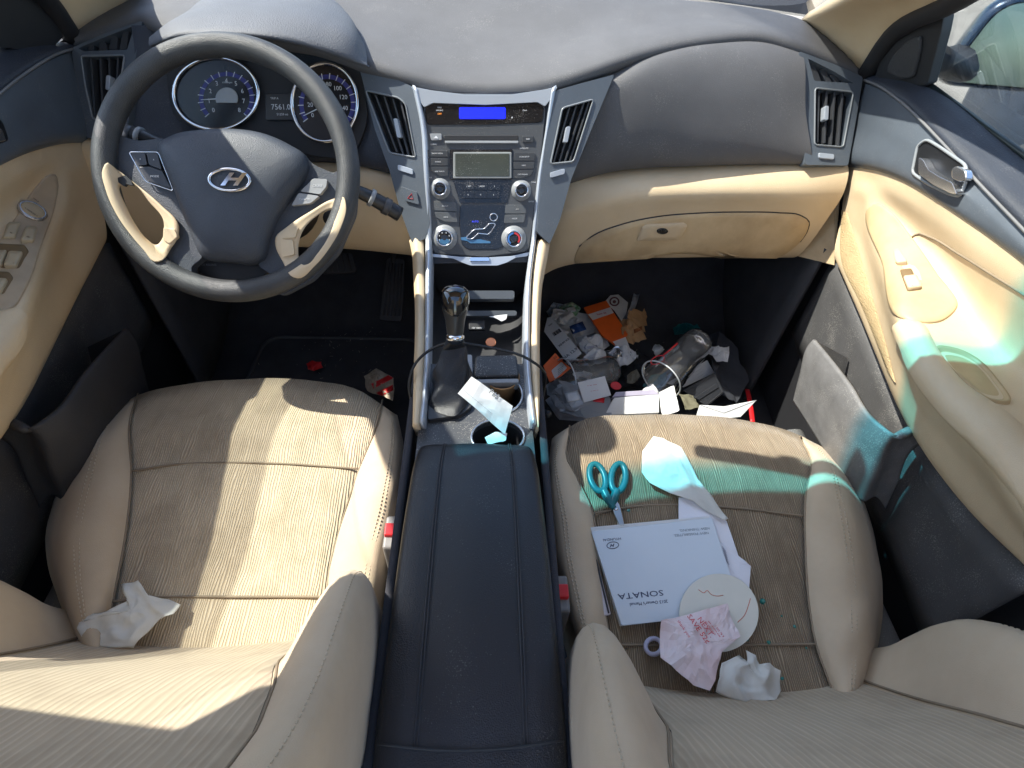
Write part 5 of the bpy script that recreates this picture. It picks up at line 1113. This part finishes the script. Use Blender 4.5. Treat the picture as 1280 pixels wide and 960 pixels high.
rq = loose('receipt', 'curled white till receipt hanging from the large clear cup', 'receipt', [(824, 491, .18), (843, 482, .2), (847, 500, .19), (850, 514, .19), (828, 520, .18)], white_m, amp=.006, freq=20, seed=43, flat=True, n=14)
rqp = Pl(at(837, 500, z=.196), V(0, -.1, 1)); bb = Bag()
for i in range(8): bb.add(textgeo('= -- ==', rqp, 836+i*.8, 489+i*3.2, .0022, .003, .25))
bb.build('printed_lines', M('faded_print', (.38, .38, .45), .7), rq, smooth=False)
t5 = Pl(at(862, 470, z=.10), V(.05, -.5, .9)); fp_ = thing('folded_letter', 'folded white letter with print beneath the large clear cup', 'letter', t5.px(862, 470)-V(0, 0, .01)); plate('sheet', [(833, 479), (884, 450), (893, 466), (855, 484)], t5, -.002, .0, white_m, fp_, bevel=.0003)
bb = Bag()
for i in range(4): bb.add(textgeo('-- --- -- ---- --', t5, 872+i*1.5, 459+i*3.4, .0024, .0006, .55))
bb.build('printed_lines', print_k, fp_, smooth=False)
loose('cloth', 'bright teal crumpled cloth behind the large clear cup', 'cloth', [(842, 414, .06), (856, 408, .09), (872, 408, .08), (880, 418, .07), (862, 424, .1), (844, 422, .06)], teal_m, amp=.014, freq=30, seed=45, flat=True, n=20, dome=.02)
loose('cloth', 'dark teal cloth scrap seen through the large clear cup', 'cloth', [(800, 480, .06), (812, 468, .08), (832, 464, .07), (830, 480, .06), (815, 486, .06)], teal_m, amp=.012, freq=30, seed=46, flat=True, n=18, dome=.015)
loose('jacket', 'dark grey folded jacket at the outer side of the footwell', 'jacket', [(884, 420, .06), (902, 412, .10), (920, 424, .10), (926, 445, .09), (940, 474, .07), (926, 500, .08), (908, 490, .11), (898, 462, .14), (886, 440, .10)], M('jacket_grey', (.045, .048, .06), .75, vs=30, bump=('noise', 500, .4)), amp=.022, freq=15, seed=47, flat=True, n=32, dome=.03)
wq = Pl(at(880, 488, z=.13), V(.0, -.4, .9)); wl = thing('wallet', 'black leather wallet in front of the grey jacket', 'wallet', wq.px(880, 488)-V(0, 0, .02)); plate('flap', [(853, 488), (893, 466), (906, 490), (884, 508)], wq, -.02, .0, leather_m, wl, rnd=3, bevel=.004); tube('edge_stitch', [wq.px(*p, .0008) for p in [(856, 489), (893, 469), (903, 490), (885, 505)]], .0006, M('black_thread', (.035, .036, .042), .6), wl, n=5); plate('strap', [(868, 497), (874, 500), (899, 484), (895, 479)], wq, .0, .003, leather_m, wl, bevel=.001)
loose('khaki_cloth', 'small khaki cloth scrap below the black wallet', 'cloth', [(848, 492, .15), (866, 496, .15), (874, 512, .16), (856, 514, .16)], M('khaki', (.12, .11, .07), .85, vs=40), amp=.008, freq=30, seed=48, flat=True, n=14)
eq = Pl(at(910, 510, z=.18), V(.15, -.35, .9)); en = thing('envelope', 'white envelope with pointed flap by the outer seat front corner', 'envelope', eq.px(905, 510)-V(0, 0, .01)); plate('paper', [(870, 522), (875, 506), (905, 508), (946, 500), (926, 521), (900, 524)], eq, -.002, .0, white_m, en, bevel=.0004); plate('flap', [(875, 506), (905, 508), (946, 500), (905, 516)], eq, .0002, .0014, M('flap_white', (.70, .70, .71), .7), en, bevel=.0003)
st_ = tube('red_strap', zs_([(934, 487, .05), (938, 505, .05), (941, 528, .05)]), .006, red_m, None, n=8, smooth_n=14, flat=.4); tag(st_, 'short red strap on the carpet beside the white envelope', 'strap')
o = lathe('plastic_stopper', at(936, 459, z=.02), V(.4, -.3, .8), [(.010, 0), (.011, .002), (.010, .010), (.003, .011)], white_m, None, n=20); tag(o, 'small white plastic stopper beside the grey jacket', 'stopper')
loose('black_cloth', 'black cloth heap in the middle of the footwell litter', 'cloth', [(766, 440, .05), (790, 436, .07), (812, 446, .07), (815, 462, .06), (800, 486, .06), (776, 482, .07), (764, 462, .06)], M('cloth_black', (.014, .014, .017), .85, vs=30), amp=.03, freq=22, seed=49, flat=True, n=28, dome=.03)
loose('brown_wrapper', 'dull brown wrapper on the black cloth heap', 'wrapper', [(784, 470, .10), (796, 462, .11), (801, 472, .11), (792, 482, .10), (784, 480, .10)], M('wrapper_olive', (.16, .14, .10), .5, vs=60), amp=.008, freq=40, seed=50, flat=True, n=14)
loose('grey_paper', 'grey paper sheets beneath the clear plastic bag', 'paper', [(684, 500, .06), (700, 486, .09), (760, 508, .11), (740, 527, .12), (700, 524, .09)], M('paper_grey', (.50, .50, .52), .7, vs=20), amp=.012, freq=18, seed=51, flat=True, n=20)
loose('white_paper', 'white crumpled sheet between the hang tag and orange package', 'paper', [(716, 420, .10), (735, 428, .11), (752, 424, .11), (756, 448, .10), (738, 456, .11), (726, 442, .11)], M('paper_offwhite', (.60, .60, .60), .8, vs=22, var=.1), amp=.02, freq=24, seed=52, flat=True, n=22, dome=.01)
shred_spots = [(692, 420, .09), (706, 398, .10), (742, 452, .12), (724, 468, .13), (818, 440, .08), (776, 452, .09), (812, 492, .14), (898, 446, .12)]
sh = random.Random(12)
for i, (a, b_, z_) in enumerate(shred_spots):
    r_ = sh.uniform(12, 19); an = sh.random()*3
    pts = [(a+r_*math.cos(an+k*1.26)*sh.uniform(.6, 1.2), b_+r_*.8*math.sin(an+k*1.26)*sh.uniform(.6, 1.2), z_+sh.uniform(-.01, .025)) for k in range(5)]
    loose('paper_shred', 'small crumpled white paper shred lost among the footwell litter', 'paper shred', pts, white_m if i % 3 else M('paper_offwhite', (.60, .60, .60), .8, vs=22, var=.1), amp=.02, freq=30, seed=70+i, flat=True, n=26, dome=.012, soft=i % 2 == 0, group='paper shreds in the passenger footwell')
loose('foil_wrapper', 'shiny silver foil wrapper in front of the brown paper', 'wrapper', [(756, 436, .10), (772, 430, .12), (790, 438, .11), (784, 452, .10), (764, 452, .11)], M('silver_foil', (.7, .7, .72), .25, metal=.9), amp=.016, freq=45, seed=91, flat=True, n=20, dome=.01)
loose('green_wrapper', 'green and white torn wrapper above the white paper bag', 'wrapper', [(700, 384, .08), (716, 378, .10), (728, 386, .10), (722, 396, .10), (706, 398, .09)], M('wrapper_green', (.10, .30, .12), .4, vs=70, col2=(.75, .75, .7)), amp=.012, freq=40, seed=92, flat=True, n=18, dome=.01)
pcp = Pl(at(742, 490, z=.165), V(.1, -.4, .9)); pc = thing('printed_card', 'white printed card under the clear plastic bag', 'card', pcp.px(742, 490)-V(0, 0, .01)); plate('card', [(722, 478), (756, 470), (764, 494), (730, 503)], pcp, -.001, .001, white_m, pc, bevel=.0003)
letters([('- -- ---', 740, 481, .006, .2), ('-- --- --', 743, 488, .0045, .2)], pcp, print_r, pc, 'lettering', .0014)
# ---- driver footwell
mt_ = thing('floor_mat', 'worn black rubber mat in the driver footwell', 'floor mat', V(-.36, .9, .005)); mpl_ = Pl(V(0, .9, .008), V(0, 0, 1))
mo = [V(x, y, .018) for x, y in [tuple(q) for q in roundpoly([(-.58, .55), (-.14, .55), (-.16, 1.08), (-.56, 1.08)], .05, 6)]]
v_, f_ = prismgeo(mo, V(0, 0, 1), .012); build('mat', v_, f_, carpet_m, mt_, smooth=False, bevel=.004)
tube('mat_edge', [q+V(0, 0, .002) for q in mo], .005, rubber_m, mt_, n=8, closed=True)
loose('red_wrapper', 'small red plastic blob on the black mat', 'wrapper', [(384, 454, .03), (391, 450, .04), (402, 452, .04), (404, 459, .03), (394, 463, .03), (386, 461, .03)], red_m, amp=.008, freq=60, seed=61, flat=True, n=14, dome=.012)
lt = loose('snack_packet', 'crumpled beige and red striped packet beside the console base', 'packet', [(457, 470, .07), (474, 460, .10), (494, 472, .10), (496, 500, .12), (478, 494, .10), (462, 488, .08)], M('packet_beige', (.42, .36, .28), .5, vs=40, col2=(.25, .2, .15)), amp=.014, freq=34, seed=62, flat=True, n=18)
def stamp(o, name, pts, mat):   # print or a stripe that follows a creased sheet
    return drape(name, pts, bvh_of(o), [(1, .0004), (1, .0012), (.85, .0014), (.45, .0014), (.1, .0014)], mat, o, n=36, smooth_outline=len(pts) > 8)
def dense(pts, k=9): return [tuple(V(*pts[i])*(1-t)+V(*pts[(i+1) % len(pts)])*t) for i in range(len(pts)) for t in np.linspace(0, 1, k, endpoint=False)]
for q in ([(464, 480), (488, 468), (492, 473), (467, 486)], [(470, 491), (494, 480), (496, 486), (476, 496)]): drape('red_stripe', dense(q), bvh_of(lt), [(1, .0003), (1, .0012), (.5, .0014), (.1, .0014)], red_m, lt, smooth_outline=False)
for nm, q, mt_2 in (('paper_bag', [(712, 408), (728, 402), (733, 412), (716, 418)], M('print_blue', (.05, .12, .35), .6)), ('paper_bag', [(722, 424), (744, 416), (747, 421), (725, 430)], M('faded_print', (.38, .38, .45), .7)), ('white_paper', [(730, 434), (746, 431), (747, 434), (731, 437)], M('faded_print', (.38, .38, .45), .7)), ('white_paper', [(731, 440), (745, 438), (746, 441), (732, 443)], M('faded_print', (.38, .38, .45), .7)),
                    ('plastic_bag', [(706, 492), (722, 488), (726, 500), (709, 503)], M('label_white', (.7, .7, .7), .5)), ('plastic_bag', [(742, 496), (756, 498), (755, 504), (741, 502)], red_m), ('brown_paper', [(792, 412), (802, 408), (803, 412), (793, 417)], M('brown_print', (.25, .08, .02), .7)), ('green_wrapper', [(706, 386), (718, 383), (720, 389), (708, 392)], white_m)):
    o_ = bpy.data.objects[nm]; drape('printed_patch', dense(q), bvh_of(o_), [(1, .0003), (1, .0012), (.5, .0014), (.1, .0014)], mt_2, o_, smooth_outline=False)
rs = random.Random(5); b = Bag()
for i in range(70):
    x, y = rs.gauss(432, 30), rs.gauss(425, 26)
    if not (250 < x < 505 and 372 < y < 475): continue
    c_ = at(x, y, z=.022); a = rs.random()*6.28; l_ = rs.choice([.0015, .002, .002, .008]); b.add(tubegeo([c_, c_+V(math.cos(a), math.sin(a), .1)*l_], .0004, 4))
for i in range(60):
    c_ = at(rs.uniform(690, 950), rs.uniform(360, 520), z=.014); a = rs.random()*6.28; b.add(tubegeo([c_, c_+V(math.cos(a), math.sin(a), .1)*.003], .0005, 4))
o = b.build('crumbs', M('crumb_straw', (.42, .38, .30), .9)); tag(o, 'pale straw crumbs and grit scattered on the black carpet', 'crumbs', kind='stuff')

# ================================================================== OUTSIDE THE PASSENGER WINDOW
pc_ = thing('added_car', 'dark blue car added outside to darken the view beyond the side mirror', 'car', V(3.0, 1.0, -.42))  # added car, a guess that darkens the view through the window
def sec(y, w_=0): return y
ys = np.linspace(-1.6, 2.75, 12)
def prof_car(f):
    return [V(2.25, 0, -.22), V(2.18, 0, .0), V(2.16, 0, .25), V(2.22, 0, .46)]
rows = [[q+V(.25*max(0, abs(y-.6)/2.2-.75)*2, y, 0) for q in prof_car(0)] for y in ys]
loft('body', rows, blue_paint, pc_, nu=16, nv=30)
loft('window', [[V(2.23, y, .46) for y in (-1.2, .6, 2.0)], [V(2.50, y, .86) for y in (-.8, .6, 1.3)]], M('dark_glass', (.02, .035, .045), .08), pc_, nu=12, nv=8)
loft('roof', [[V(2.50, y, .86) for y in (-.8, .6, 1.3)], [V(2.7, y, .93) for y in (-.7, .6, 1.2)], [V(3.4, y, .93) for y in (-.7, .6, 1.2)]], blue_paint, pc_, nu=12, nv=10)
loft('bonnet', [[V(2.22, y, .46) for y in (1.9, 2.4, 2.75)], [V(2.6, y, .52) for y in (1.7, 2.4, 2.8)], [V(3.6, y, .52) for y in (1.7, 2.4, 2.8)]], blue_paint, pc_, nu=12, nv=10)
for y in (-.9, 1.95):
    wh = lathe('wheel', V(2.30, y, -.10), V(-1, 0, 0), [(.20, 0), (.31, .02), (.32, .10), (.30, .16), (.22, .165), (.21, .14)], rubber_m, pc_, n=36)
    lathe('rim', V(2.16, y, -.10), V(-1, 0, 0), [(.21, 0), (.20, .012), (.06, .02), (.01, .022)], silver_m, wh, n=30)
